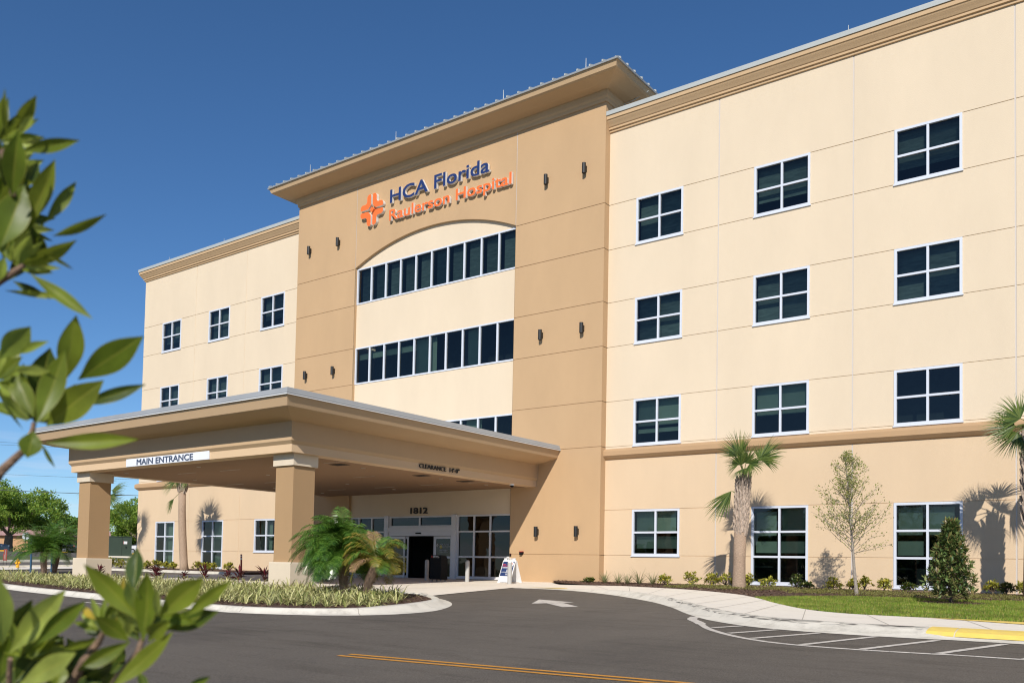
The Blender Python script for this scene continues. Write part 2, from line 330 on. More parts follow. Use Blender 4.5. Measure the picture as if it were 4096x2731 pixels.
# concrete drive apron beneath the canopy
apron = [(-41,-11.9),(-18.0,-11.9),(-18.0,-11.66),(-18.69,-8.99),(-19.45,-5.7),(-19.4,-5.5)]+[(x, y) for x, y in [(-17.9,-5.4),(-16.6,-5.6)]]+[(-16.6,-3.75),(-17.4,-3.5),(-19.6,-2.3),(-21.2,-0.6),(-21.2,-0.3),(-41,-0.3)]
struct(poly('driveway_apron', apron, 0.018, CONC))
b = MB()
for x in (-21.5, -24, -26.5, -29, -31.5, -34):
    b.face([(x-.01, -11.6, T(x, -11.6)+.023), (x+.01, -11.6, T(x, -11.6)+.023), (x+.01, -.5, T(x, -.5)+.023), (x-.01, -.5, T(x, -.5)+.023)])
for y in (-2.2, -4.4, -5.4, -8.4): b.face([(-38, y-.01, T(0, y)+.024), (-20.6, y-.01, T(0, y)+.024), (-20.6, y+.01, T(0, y)+.024), (-38, y+.01, T(0, y)+.024)])
struct(b.build('apron_joints', bpy.data.materials['dark_joint']))
# --- planting bed and lawn along the right wing
bed = inn+[(6, 0.0), (-18.9, 0.0), (-18.9, -.385), (-21.2, -.385)]
struct(poly('mulch_bed', bed, 0.105, MULCH))
lawn = [p for p in inn if p[0] > -9.6]+[(6,-5.2),(-1,-5.0),(-3.2,-5.1),(-4.2,-5.4),(-5.5,-5.3),(-7.4,-5.6),(-8.4,-6.5),(-9.2,-7.6)]
struct(poly('lawn_soil', lawn, 0.125, SOIL))
mulch_left = [(-54.7,-3.0),(-38.7,-3.0),(-38.7,0),(-54.7,0)]
struct(poly('mulch_bed', mulch_left, 0.12, MULCH, skirt=.14))
b = MB()
b.raw([(-56,-3.2,T(0,-3.2)),(-39,-3.2,T(0,-3.2)),(-39,-3.2,T(0,-3.2)+.14),(-56,-3.2,T(0,-3.2)+.14),(-56,-3.0,T(0,-3.2)+.14),(-39,-3.0,T(0,-3.2)+.14)],[(0,1,2,3),(3,2,5,4)])
struct(b.build('kerb', KERB))
struct(poly('pavement', [(-59.4,-30),(-56,-30),(-56,0),(-59.4,0)], 0.05, CONC))
# --- island with kerb
isl = [(-57,-9.5),(-57,-13.2),(-50,-14.8),(-40,-16.6),(-30.7,-18.3),(-27.2,-18.8),(-22.3,-19.4),(-19,-19.75),(-16.8,-19.84),(-15.46,-19.52),(-14.3,-18.95),(-13.6,-18.04),(-13.53,-16.77),(-14.07,-15.56),(-14.9,-14.38),(-15.96,-13.34),(-17,-12.6),(-18.2,-12.05),(-25,-11.9),(-45,-11.6),(-55,-9.3)]
islp = isl[:1]+isl[1:]
loop = spline(islp+[islp[0]], 220)[:-1]
b = MB(); prof = [(0, .008), (.22, .02), (.30, .10), (.34, .125), (.50, .13), (.52, .07)]
tipf = lambda p: 1+1.15*max(0, 1-math.hypot(p[0]+13.4, p[1]+17.3)/3.2)
nrm = [(Vector(q)-Vector(p)) for p, q in zip(loop, offset_loop(loop, 1.0))]
rings = [[(p[0]+d.x*o*tipf(p), p[1]+d.y*o*tipf(p), T(*p)+z) for p, d in zip(loop, nrm)] for o, z in prof]
n = len(loop)
b.raw([p for r in rings for p in r], [(k*n+i, k*n+(i+1) % n, (k+1)*n+(i+1) % n, (k+1)*n+i) for k in range(len(prof)-1) for i in range(n)])
struct(b.build('kerb', KERB, smooth=True))
b = MB()
for i in list(range(40, 150, 7)):
    d = (Vector(loop[(i+1) % n])-Vector(loop[i])).normalized()*.009
    for k in range(1, 5):
        P, Q = rings[k-1][i] if k > 1 else rings[0][i], rings[k][i]
        b.face([(P[0]-d.x, P[1]-d.y, P[2]+.004), (P[0]+d.x, P[1]+d.y, P[2]+.004), (Q[0]+d.x, Q[1]+d.y, Q[2]+.004), (Q[0]-d.x, Q[1]-d.y, Q[2]+.004)])
struct(b.build('kerb_joints', bpy.data.materials['dark_joint']))
isl_in = [(p[0]+d.x*.51*tipf(p), p[1]+d.y*.51*tipf(p)) for p, d in zip(loop, nrm)]
struct(poly('mulch_bed', isl_in, 0.10, MULCH))

def stainmat(name, sc, lo, hi, amt, col):
    m = bpy.data.materials.new(name); m.use_nodes = True; n = m.node_tree.nodes; l = m.node_tree.links.new; n.remove(n['Principled BSDF'])
    g = n.new('ShaderNodeTexCoord'); mp = n.new('ShaderNodeMapping'); mp.inputs['Scale'].default_value = sc; mp.inputs['Rotation'].default_value = (0, 0, .25); l(g.outputs['Object'], mp.inputs[0])
    a = n.new('ShaderNodeTexNoise'); a.inputs['Scale'].default_value = 1.0; a.inputs['Detail'].default_value = 9; a.inputs['Roughness'].default_value = .7; a.inputs['Distortion'].default_value = .6; l(mp.outputs[0], a.inputs[0])
    r = n.new('ShaderNodeValToRGB'); r.color_ramp.elements[0].position = lo; r.color_ramp.elements[1].position = hi; r.color_ramp.elements[1].color = (amt, amt, amt, 1); l(a.outputs[0], r.inputs[0])
    t = n.new('ShaderNodeBsdfTransparent'); d = n.new('ShaderNodeBsdfDiffuse'); d.inputs[0].default_value = (*col, 1); x = n.new('ShaderNodeMixShader'); l(r.outputs[0], x.inputs[0]); l(t.outputs[0], x.inputs[1]); l(d.outputs[0], x.inputs[2]); l(x.outputs[0], n['Material Output'].inputs[0]); return m
o_ = sheet('tyre_marks', [-58, 0, 40], [-45, -12, -6], .0025, stainmat('tyre_marks', (.35, 2.2, 1), .50, .70, .17, (.05, .043, .036))); struct(o_)
# --- road markings
b = MB()
def stripe(mb, p, q, wd, off=.006):
    p, q = Vector(p), Vector(q); d = (q-p).normalized(); nn = Vector((-d.y, d.x))*wd/2
    mb.face([(a.x, a.y, T(a.x, a.y)+off) for a in (p-nn, q-nn, q+nn, p+nn)])
dirv = Vector((0.994, 0.106))
for o in (0, .2):
    p = Vector((-8.95, -23.62+o)); stripe(b, p, p+dirv*22, .09)
struct(b.build('yellow_centre_lines', PAINTY))
b = MB()
hz = spline([(-8.24,-14.12),(-8.0,-14.8),(-7.54,-15.46),(-6.8,-16.64),(-5.99,-17.55),(-5.27,-18.1),(-4.59,-18.35),(-3.69,-18.4),(-2.8,-18.3),(-1.7,-18.2),(6,-18.1)], 60)
for i in range(60): stripe(b, hz[i], (Vector(hz[i+1])+(Vector(hz[i+1])-Vector(hz[i]))*.04), .13 if i > 6 else .2)
for p, q in [((-6.83,-16.41),(-6.55,-15.68)),((-6.16,-17.25),(-5.75,-16.05)),((-5.51,-17.85),(-4.95,-16.2)),((-4.55,-18.3),(-4.0,-16.2)),((-3.65,-18.32),(-3.05,-16.2)),((-2.65,-18.2),(-2.1,-16.15)),((-1.6,-18.2),(-1.1,-16.15))]: stripe(b, p, q, .12, .009)
struct(b.build('white_hatch_marking', PAINTW))
b = MB()
for x, y in [(-12.72,-10.25),(-12.07,-10.85),(-11.38,-11.55),(-10.6,-12.45),(-10.1,-12.99),(-9.5,-13.67),(-8.9,-14.4),(-8.48,-14.85),(-7.82,-15.6),(-7.3,-16.3)]:
    stripe(b, (x-.2, y-.06), (x+.16, y+.08), .03)
struct(b.build('faint_survey_dashes', mat('worn_paint', (0.28, 0.24, 0.2), .8, dark=(.09, .075, .062), ds=14)))
b = MB()
hx = lambda pts, off: b.face([(x, y, T(x, y)+off) for x, y in pts])
hx([(-13.55,-12.75),(-14.5,-11.05),(-13.0,-11.55),(-13.15,-11.9)], .006); hx([(-13.35,-12.35),(-13.1,-11.95),(-11.9,-13.05),(-12.15,-13.4)], .0075)
struct(b.build('white_arrow_marking', PAINTW))
b = MB(); hx = lambda pts, off: b.face([(x, y, T(x, y)+off) for x, y in pts]); hx([(-22.6,-19.95),(-21.5,-20.05),(-21.5,-20.15),(-22.6,-20.05)], .006); hx([(-32.3,-18.75),(-31.0,-18.9),(-31.0,-19.02),(-32.3,-18.9)], .006)
struct(b.build('white_stop_line', PAINTW))
b = MB(); hx = lambda pts, off: b.face([(x, y, T(x, y)+off) for x, y in pts])
hx([(-19.1,-5.35),(-16.9,-5.25),(-16.7,-5.0),(-18.0,-4.85)], .032)
struct(b.build('yellow_tactile_marking', PAINTK))
b = MB(); b.face([(x, y, T(x, y)+.142) for x, y in [(-3.9,-12.98),(6,-13.08),(6,-14.7),(-1.6,-13.75)]])
for (x0, x1) in [(-3.35, -2.92), (-2.9, -1.5), (-1.48, 0), (0.02, 6)]:
    b.raw([(x0,-15.66,T(0,-15.6)+.03),(x1,-15.66,T(0,-15.6)+.03),(x1,-15.56,T(0,-15.6)+.10),(x0,-15.56,T(0,-15.6)+.10),(x1,-15.09,T(0,-15.1)+.139),(x0,-15.09,T(0,-15.1)+.139),(x0,-15.36,T(0,-15.36)+.133),(x1,-15.36,T(0,-15.36)+.133)],[(0,1,2,3),(3,2,7,6),(6,7,4,5)])
struct(b.build('yellow_kerb_paint', PAINTK))

# ================================================================ HOSPITAL
HZ = dict(t4=16.07, b4=14.15, t3=11.89, b3=10.0, t2=7.70, b2=5.80, t1=3.17, b1=1.30)
TY = -0.377; RY = -0.22
H = thing('hospital_building', 'large four storey cream and tan stucco hospital with a central tower', 'hospital', (-28.8, 5, 0.1))
def facade(name, x0, x1, z0, z1, y, holes, gx, gz, m, gw=.030, gd=.020, rev=.14, gmat=SEAL):
    xs = {x0, x1}; zs = {z0, z1}
    for h in holes: xs |= {h[0], h[1]}; zs |= {h[2], h[3]}
    for g in gx: xs |= {g-gw*.8, g+gw*.8}
    for g in gz: zs |= {g-gw/2, g+gw/2}
    xs = sorted(x for x in xs if x0-1e-6 <= x <= x1+1e-6); zs = sorted(z for z in zs if z0-1e-6 <= z <= z1+1e-6)
    def dep(cx, cz):
        for h in holes:
            if h[0] < cx < h[1] and h[2] < cz < h[3]: return None
        for g in gx:
            if abs(cx-g) < gw*.8: return .6*gd
        for g in gz:
            if abs(cz-g) < gw/2: return gd
        return 0
    D = [[dep((xs[i]+xs[i+1])/2, (zs[j]+zs[j+1])/2) for j in range(len(zs)-1)] for i in range(len(xs)-1)]
    b = MB()
    for i in range(len(xs)-1):
        for j in range(len(zs)-1):
            d = D[i][j]
            if d is not None:
                cx = (xs[i]+xs[i+1])/2; isx = any(abs(cx-g) < gw*.8 for g in gx)
                b.face([(xs[i], y+d, zs[j]), (xs[i+1], y+d, zs[j]), (xs[i+1], y+d, zs[j+1]), (xs[i], y+d, zs[j+1])], 1 if isx else 0)
            e = rev if d is None else d
            if i+1 < len(xs)-1:
                d2 = D[i+1][j]; e2 = rev if d2 is None else d2
                if e2 != e: b.face([(xs[i+1], y+e, zs[j]), (xs[i+1], y+e2, zs[j]), (xs[i+1], y+e2, zs[j+1]), (xs[i+1], y+e, zs[j+1])])
            if j+1 < len(zs)-1:
                d2 = D[i][j+1]; e2 = rev if d2 is None else d2
                if e2 != e: b.face([(xs[i], y+e, zs[j+1]), (xs[i+1], y+e, zs[j+1]), (xs[i+1], y+e2, zs[j+1]), (xs[i], y+e2, zs[j+1])])
    return b.build(name, [m, gmat], H)
WX = [-52.5, -47.42, -42.32, -17.68, -12.62, -7.60]; WW = 2.12
lx = [x for x in WX if x < -30]; rx = [x for x in WX if x > -30]
def holes_for(xs, lower):
    h = []
    for x in xs:
        if lower:
            tall = x in (-52.5, -47.42, -12.62, -7.60); h.append((x+.02, x+WW-.02, (.30 if tall else 1.30)+.02, 3.15))
        else:
            for r in '432': h.append((x+.02, x+WW-.02, HZ['b'+r]+.02, HZ['t'+r]-.02))
    return h
GZ = [HZ[k] for k in ('t4', 'b4', 't3', 'b3', 't2', 'b2')]
RXJ = [-14.06, -8.98, -3.95, 1.1, 6.15]; LXJ = [-43.77, -48.85]
RXE = 12.0
facade('wing_upper_wall', -18.99, RXE, 5.5, 19.3, 0, holes_for(rx, False), RXJ, GZ, CREAM)
facade('wing_lower_wall', -18.99, RXE, -.05, 5.5, 0, holes_for(rx, True), RXJ, [3.17, 1.30], PEACH)
facade('wing_upper_wall', -54.7, -38.71, 5.5, 19.3, 0, holes_for(lx, False), LXJ, GZ, CREAM, gmat=CREAM)
facade('wing_lower_wall', -54.7, -38.71, -.05, 5.5, 0, holes_for(lx, True), LXJ, [3.17, 1.30], PEACH, gmat=PEACH)
b = MB(); b.face([(-54.7, 22, -.05), (-54.7, 0, -.05), (-54.7, 0, 19.3), (-54.7, 22, 19.3)]); b.face([(RXE, 0, -.05), (RXE, 22, -.05), (RXE, 22, 19.3), (RXE, 0, 19.3)]); b.face([(RXE, 22, -.05), (-54.7, 22, -.05), (-54.7, 22, 19.3), (RXE, 22, 19.3)])
b.build('end_wall', CREAM, H)
b = MB(); b.box(-54.4, RXE-.2, .3, 21.8, 19.0, 19.4); b.build('flat_roof', METAL, H)
for x0, x1 in ((-54.6, -38.8), (-18.9, RXE)):
    b = MB()
    for z0_, z1_ in ((.02, 4.0), (4.4, 8.2), (8.6, 12.4), (12.8, 16.6)):
        b.face([(x0, 1.6, z0_), (x1, 1.6, z0_), (x1, 1.6, z1_), (x0, 1.6, z1_)]); b.face([(x0, .2, z0_), (x1, .2, z0_), (x1, 1.6, z0_), (x0, 1.6, z0_)]); b.face([(x0, .2, z1_), (x1, .2, z1_), (x1, 1.6, z1_), (x0, 1.6, z1_)])
    b.build('interior', ROOM, H)
# cornice and band
CP = [(0, 19.17), (.06, 19.18), (.06, 19.26), (.12, 19.28), (.12, 19.36), (.15, 19.38), (.20, 19.46), (.27, 19.56), (.30, 19.62), (.33, 19.63), (.33, 19.80)]
BP = [(0, 5.27), (.07, 5.30), (.17, 5.40), (.19, 5.42), (.19, 5.60), (.17, 5.66), (.02, 5.72), (0, 5.72)]
MP = [(.30, 19.805), (.37, 19.79), (.37, 19.97), (0, 20.0), (-.3, 20.0)]
lp = [(-54.7, 20), (-54.7, 0), (-38.71, 0)]; rp = [(-18.985, 0), (RXE, 0)]
for nm, pr, m in (('cornice', CP, TRIM), ('coping', MP, METAL), ('band_course', BP, BANDM)):
    for pth in (lp, rp):
        b = MB(); sweep(b, pth, pr); b.build(nm, m, H)
for x in (-52.2, -46.3, -9.2, 3):
    b = MB(); b.tube([(x, .1, 20.0), (x, .1, 20.42)], [.018, .01], 6); b.build('lightning_rod', METAL, H)

# windows
def window(x, zb, zt, cols, rows, y, drop, bm=BLIND, name='window', W=WW, bar=.085, mull=.075, sill=True, fm=ALU, gm=GLASS, zsplits=None, xsplits=None, ext=True, gap=0):
    b = MB(); yo, yi = y-.028, y+.10
    zs = zsplits or [zb+(zt-zb)*i/rows for i in range(rows+1)]; xs = xsplits or [x+W*i/cols for i in range(cols+1)]
    b.box(x, x+bar, yo, yi, zb, zt); b.box(x+W-bar, x+W, yo, yi, zb, zt)
    b.box(x+bar, x+W-bar, yo+.001, yi, zb, zb+bar); b.box(x+bar, x+W-bar, yo+.001, yi, zt-bar, zt)
    for q in zs[1:-1]: b.box(x+bar, x+W-bar, yo+.006, yi-.01, q-mull/2, q+mull/2)
    for q in xs[1:-1]: b.box(q-mull/2, q+mull/2, yo+.009, yi-.012, zb+bar, zt-bar)
    if sill: b.box(x-.03, x+W+.03, y-.05, y+.02, zb-.05, zb-.001)
    fr = b.build(name, fm, H)
    for i in range(len(xs)-1):
        for j in range(len(zs)-1):
            p = MB(); t1, t2 = random.uniform(-.006, .006), random.uniform(-.006, .006); p.face([(xs[i], y+.05+t1, zs[j]), (xs[i+1], y+.05-t1, zs[j]), (xs[i+1], y+.05-t1+t2, zs[j+1]), (xs[i], y+.05+t1+t2, zs[j+1])]); p.build('pane', gm, fr)
    for k, (a, c, t0, t1) in enumerate(drop):
        p = MB(); p.box(x+a*W, x+c*W, y+.30, y+.31, zb+(zt-zb)*t0, zb+(zt-zb)*t1); p.build('shade', bm, fr)
    return fr
random.seed(5)
DK = lambda lo: [(.03, .50, lo, .99), (.505, .97, lo, .99)]
for x in WX:
    for r in '43':
        lo = random.choice((.02, .05, .3, .02))
        window(x, HZ['b'+r], HZ['t'+r], 2, 2, 0, DK(lo), BLIND2)
    d = {-17.68: [(.03, .97, .42, .98), (.03, .97, .27, .36)], -12.62: [(.03, .97, .42, .98)], -7.60: []}.get(x, DK(.3))
    window(x, HZ['b2'], HZ['t2'], 2, 2, 0, d, BLIND if x > -13.1 and x < -12 or x == -17.68 else BLIND2)
    if x in (-17.68, -42.32): window(x, 1.30, 3.17, 2, 2, 0, [(.03, .86, .50, .98), (.03, .97, .16, .42)] if x > -30 else [(.1, .6, .05, .98)])
    elif x > -30: window(x, .30, 3.17, 2, 3, 0, [(.04, .40, .62, .93), (.5, .93, .62, .97), (.03, .93, .40, .55)] if x < -12 else [(.04, .40, .62, .95), (.5, .86, .62, .95), (.03, .42, .38, .55)], zsplits=[.30, 1.30, 2.22, 3.17])
    else: window(x, .30, 3.17, 2, 3, 0, [(.35, .9, .02, .98)], zsplits=[.30, 1.30, 2.22, 3.17])

# --- tower
TX0, TX1 = -38.70, -18.99; AX0, AX1 = -34.06, -23.64; TOP = 20.5
TG = [HZ[k] for k in ('t4', 'b4', 't3', 'b3', 't2', 'b2')]+[1.30]
facade('tower_wall', TX0, AX0-.013, -.1, TOP, TY, [], [], TG, TAN)
facade('tower_wall', AX1+.013, TX1, -.1, TOP, TY, [], [], TG, TAN)
b = MB()
for x, s_ in ((TX0, -1), (TX1, 1)):
    zz = [-.1]+sorted(TG)+[TOP]
    for i in range(len(zz)-1):
        a = zz[i]+(.013 if i else 0); c = zz[i+1]-(.013 if i < len(zz)-2 else 0)
        b.face([(x, TY, a), (x, .02, a), (x, .02, c), (x, TY, c)][::s_])
        if i < len(zz)-2: b.face([(x-s_*.02, TY, c), (x-s_*.02, .02, c), (x-s_*.02, .02, c+.026), (x-s_*.02, TY, c+.026)][::s_])
    b.face([(x, .02, 19), (x, 12, 19), (x, 12, TOP), (x, .02, TOP)])
b.face([(TX1, 12, 19), (TX0, 12, 19), (TX0, 12, TOP), (TX1, 12, TOP)])
for x0, x1 in ((AX0, AX0-.001), (AX1, AX1+.001)): b.face([(x0, TY, -.1), (x0, RY+.02, -.1), (x0, RY+.02, 16.2), (x0, TY, 16.2)])
b.build('tower_side', TAN, H)
# arched panel above the recess
mid = (AX0+AX1)/2; hw = (AX1-AX0)/2; rise = 1.14; R0 = (hw*hw+rise*rise)/(2*rise); zc = 16.12+rise-R0
arc = lambda x: zc+math.sqrt(max(0, R0*R0-(x-mid)**2))
b = MB(); N = 64; g = .013
for i in range(N):
    x0 = AX0+g+(AX1-AX0-2*g)*i/N; x1 = AX0+g+(AX1-AX0-2*g)*(i+1)/N
    b.face([(x0, TY, arc(x0)), (x1, TY, arc(x1)), (x1, TY, TOP), (x0, TY, TOP)])
    b.face([(x0, TY, arc(x0)), (x0, RY+.02, arc(x0)), (x1, RY+.02, arc(x1)), (x1, TY, arc(x1))])
b.build('arched_wall_panel', TAN, H)
b = MB()
for x in (AX0, AX1): b.box(x-.013, x+.013, TY+.006, TY+.03, 16.12, TOP)
b.build('wall_joint', SEAL, H)
SR = [(HZ['b4']+.06, HZ['t4']+.02), (10.02, 11.93), (5.78, 7.62)]
facade('recessed_wall', AX0, AX1, 3.12, 17.4, RY, [(AX0+.02, AX1-.02, a+.02, c-.02) for a, c in SR], [], [], CREAM)
b = MB(); b.face([(AX0, 1.2, 3.1), (AX1, 1.2, 3.1), (AX1, 1.2, 17), (AX0, 1.2, 17)])
for z in (4.2, 8.4, 8.6, 12.6, 12.8, 16.7): b.face([(AX0, 0, z), (AX1, 0, z), (AX1, 1.2, z), (AX0, 1.2, z)])
b.build('interior', ROOM, H)
for k, (a, c) in enumerate(SR):
    dr = [[(i/10+.01, (i+1)/10-.01, .02, .98) for i in range(10)],
          [(.0, .39, .70, .86), (.39, .52, .02, .97), (.71, .78, .02, .97)],
          [(.0, .5, .5, .97), (.71, .8, .02, .97)]][k]
    window(AX0+.01, a, c, 10, 1, RY, dr, [BLIND2, BLIND, BLIND][k], name='ribbon_window', W=AX1-AX0-.02, bar=.07, mull=.085, sill=False)
# tower eave and roof
tp = [(TX0, 12), (TX0, TY), (TX1, TY), (TX1, 12)]
b = MB(); sweep(b, tp, [(0, 20.40), (.05, 20.40), (.07, 20.46), (.07, 20.54), (.13, 20.62), (.13, 20.86), (.5, 20.90), (1.02, 21.03), (1.10, 21.08), (1.18, 21.30)]); b.build('eave', TRIM, H)
b = MB(); sweep(b, tp, [(1.10, 21.305), (1.24, 21.29), (1.25, 21.36), (1.19, 21.40), (.2, 21.72), (-5.0, 23.4)]); b.build('metal_roof', GUTTER, H)
b = MB()
for i in range(36):
    x = TX0-1.1+i*.61
    if x < TX1+1.2:
        t = min(4.0, x-(TX0-1.25), TX1+1.25-x)
        b.raw([(x-.03, TY-1.26, 21.35), (x+.03, TY-1.26, 21.35), (x+.03, TY-1.26, 21.44), (x-.03, TY-1.26, 21.44), (x-.03, TY-1.25+t, 21.38+t*.327), (x+.03, TY-1.25+t, 21.38+t*.327), (x+.03, TY-1.25+t, 21.46+t*.327), (x-.03, TY-1.25+t, 21.46+t*.327)], [(0,1,2,3),(0,4,5,1),(1,5,6,2),(3,2,6,7),(0,3,7,4)])
for i in range(20):
    y = TY-1.0+i*.61
    r_ = min(3.0, y-(TY-1.25))
    for s_, X in ((1, TX1+1.25), (-1, TX0-1.25)):
        b.raw([(X+s_*.01, y-.03, 21.35), (X+s_*.01, y+.03, 21.35), (X+s_*.01, y+.03, 21.44), (X+s_*.01, y-.03, 21.44), (X-s_*r_, y-.03, 21.38+r_*.327), (X-s_*r_, y+.03, 21.38+r_*.327), (X-s_*r_, y+.03, 21.46+r_*.327), (X-s_*r_, y-.03, 21.46+r_*.327)], [(0,1,2,3),(0,4,5,1),(1,5,6,2),(3,2,6,7),(0,3,7,4)])
b.build('roof_seam', METAL, H)
for x in (-36.5, -30.2, -23.6, -19.3):
    b = MB(); b.tube([(x, TY-1.15, 21.4), (x, TY-1.15, 21.82)], [.018, .01], 6); b.build('lightning_rod', METAL, H)
b = MB(); b.tube([(TX1+.02+.12, .9, 20.2), (TX1+.15, .9, 20.82), (TX1+.5, .95, 20.86), (TX1+1.2, 1.1, 21.15)], .018, 6); b.build('conduit', METAL, H)

# --- entrance front (recessed beneath the canopy)
E0 = RY
b = MB(); b.face([(AX0, E0, 3.11), (AX1, E0, 3.11), (AX1, E0+.01, 3.12), (AX0, E0+.01, 3.12)])
b.box(AX0, -31.55, E0, E0+.2, -.1, .20); b.box(-26.84, AX1, E0, E0+.2, -.1, .16); b.build('sill_wall', TAN, H)
def sf(x, zb, zt, xs, zs, nm='storefront_window'): return window(x, zb, zt, 1, 1, E0, [], name=nm, W=xs[-1]-x, bar=.075, mull=.07, sill=True, fm=ALUS, gm=DGLASS, zsplits=zs, xsplits=xs)
sf(AX0+.005, .22, 3.11, [AX0+.005, -33.45, -32.52, -31.55], [.22, 1.14, 2.35, 3.11])
sf(-26.84, .19, 3.11, [-26.84, -25.83, -24.88, AX1-.005], [.19, 1.16, 2.33, 3.11])
sf(-31.26, 2.57, 3.11, [-31.26, -29.24, -27.12], [2.57, 3.11], 'transom_window')
b = MB()
b.box(-31.54, -31.27, E0-.12, E0+.12, 0, 3.14); b.box(-27.11, -26.85, E0-.12, E0+.12, 0, 3.14); b.box(-31.269, -27.111, E0-.10, E0+.12, 2.36, 2.565)
b.box(-31.265, -27.115, E0-.05, E0+.12, 2.14, 2.358); b.build('entrance_frame', ALUS, H)
b = MB(); b.box(-29.42, -29.08, E0-.10, E0-.052, 2.24, 2.30); b.build('door_sensor', BLACK, H)
def leaf(x0, x1, y, parts):
    b = MB(); b.box(x0, x0+.085, y, y+.05, .06, 2.12); b.box(x1-.085, x1, y, y+.05, .06, 2.12); b.box(x0+.085, x1-.085, y+.002, y+.048, .06, .22); b.box(x0+.085, x1-.085, y+.002, y+.048, 2.0, 2.12); b.box(x0+.085, x1-.085, y+.002, y+.048, 1.07, 1.17)
    d = b.build('sliding_door', ALUS, H)
    p = MB(); p.face([(x0+.08, y+.025, .2), (x1-.08, y+.025, .2), (x1-.08, y+.025, 2.02), (x0+.08, y+.025, 2.02)]); p.build('glass', DGLASS, d)
    return d
dl = leaf(-31.25, -30.16, E0-.04, 0); leaf(-31.2, -30.0, E0+.04, 0); dr = leaf(-28.34, -27.14, E0+.04, 0); leaf(-28.2, -27.13, E0-.04, 0)
YEL = mat('yellow_sticker', (.6, .45, .04), .6); PW = mat('pale_lettering', (.55, .55, .55), .6)
def disc(mb, x, y, z, r, t=.004, n=20):
    mb.raw([(x+r*math.cos(2*math.pi*i/n), y, z+r*math.sin(2*math.pi*i/n)) for i in range(n)]+[(x+r*math.cos(2*math.pi*i/n), y+t, z+r*math.sin(2*math.pi*i/n)) for i in range(n)], [tuple(range(n)), tuple(range(n, 2*n))[::-1]]+[(i, (i+1) % n, n+(i+1) % n, n+i) for i in range(n)])
def emblem(mb, cx, y, cz, s_, depth, mi=0):
    # four bent bars round a small diamond
    def bar(sx, sz):
        g, wd, Lg = .075, .345, 1.0; pts = []
        c0 = g; o0 = g+wd
        # inner corner rounding, outer corner rounding
        def arcp(cx_, cz_, r, a0, a1, n=7): return [(cx_+r*math.cos(a0+(a1-a0)*i/n), cz_+r*math.sin(a0+(a1-a0)*i/n)) for i in range(n+1)]
        P = [(g, Lg-.06), (g+.06, Lg)]+arcp(o0-.22, Lg-.22, .22, math.pi/2, 0)
        P += arcp(o0+.17, o0+.17, .17, math.pi, 1.5*math.pi)
        P += arcp(Lg-.22, o0-.22, .22, math.pi/2, 0)+[(Lg, g+.06), (Lg-.06, g)]
        P += [(g+.30, g), (g+.22, g+.03), (g+.03, g+.22), (g, g+.30)]
        P = [(cx+sx*a*s_, cz+sz*c*s_) for a, c in P]
        if sx*sz < 0: P = P[::-1]
        n = len(P)
        mb.raw([(a, y, c) for a, c in P]+[(a, y+depth, c) for a, c in P], [tuple(range(n))[::-1]]+[tuple(range(n, 2*n))], mi)
        mb.raw([(a, y, c) for a, c in P]+[(a, y+depth, c) for a, c in P], [(i, (i+1) % n, n+(i+1) % n, n+i) for i in range(n)], 1 if depth > .05 else mi)
    for sx, sz in ((1, 1), (-1, 1), (-1, -1), (1, -1)): bar(sx, sz)
    d = .17*s_; P = [(cx, cz+d), (cx+d, cz), (cx, cz-d), (cx-d, cz)]
    mb.raw([(a, y, c) for a, c in P]+[(a, y+depth, c) for a, c in P], [(0, 1, 2, 3), (4, 5, 6, 7), (0, 1, 5, 4), (1, 2, 6, 5), (2, 3, 7, 6), (3, 0, 4, 7)], mi)
b = MB(); disc(b, -30.62, E0-.03, 1.62, .085); b.build('sticker', YEL, dl)
b = MB(); disc(b, -27.80, E0-.03, 1.62, .075); b.build('sticker', YEL, dr)
b = MB(); emblem(b, -28.03, E0-.032, 1.69, .075, .003); b.build('emblem', PW, dr)
text('door_lettering', 'HCA Florida', .56, .07, (-27.88, E0-.033, 1.70), PW, dr, .003, bold=.02)
text('door_lettering', 'Raulerson Hospital', .62, .05, (-27.88, E0-.033, 1.61), PW, dr, .003, bold=.02)
text('door_lettering', 'Main Entrance', .5, .05, (-27.88, E0-.033, 1.44), PW, dr, .003, bold=.02)
text('door_lettering', 'Medical Offices', .5, .05, (-27.88, E0-.033, 1.36), PW, dr, .003, bold=.02)
b = MB(); disc(b, -30.87, E0-.032, .86, .075); b.build('no_smoking_sticker', PW, dl)
b = MB(); disc(b, -27.55, E0-.032, .88, .05); disc(b, -27.55, E0-.032, .70, .05); b.build('door_stickers', PW, dr)
# lobby behind the glass
b = MB(); b.face([(AX0, 4.5, -.1), (AX1, 4.5, -.1), (AX1, 4.5, 4), (AX0, 4.5, 4)]); b.face([(AX0, .1, 3.3), (AX1, .1, 3.3), (AX1, 4.5, 3.3), (AX0, 4.5, 3.3)])
for x in (AX0, AX1): b.face([(x, 0, -.1), (x, 4.5, -.1), (x, 4.5, 4), (x, 0, 4)])
b.build('lobby', mat('lobby_wall', (0.10, 0.095, 0.085), .9), H)
b = MB(); b.face([(AX0, -.1, .115), (AX1, -.1, .115), (AX1, 4.5, .115), (AX0, 4.5, .115)]); b.build('lobby_floor', mat('lobby_carpet', (0.03, 0.008, 0.007), .9), H)

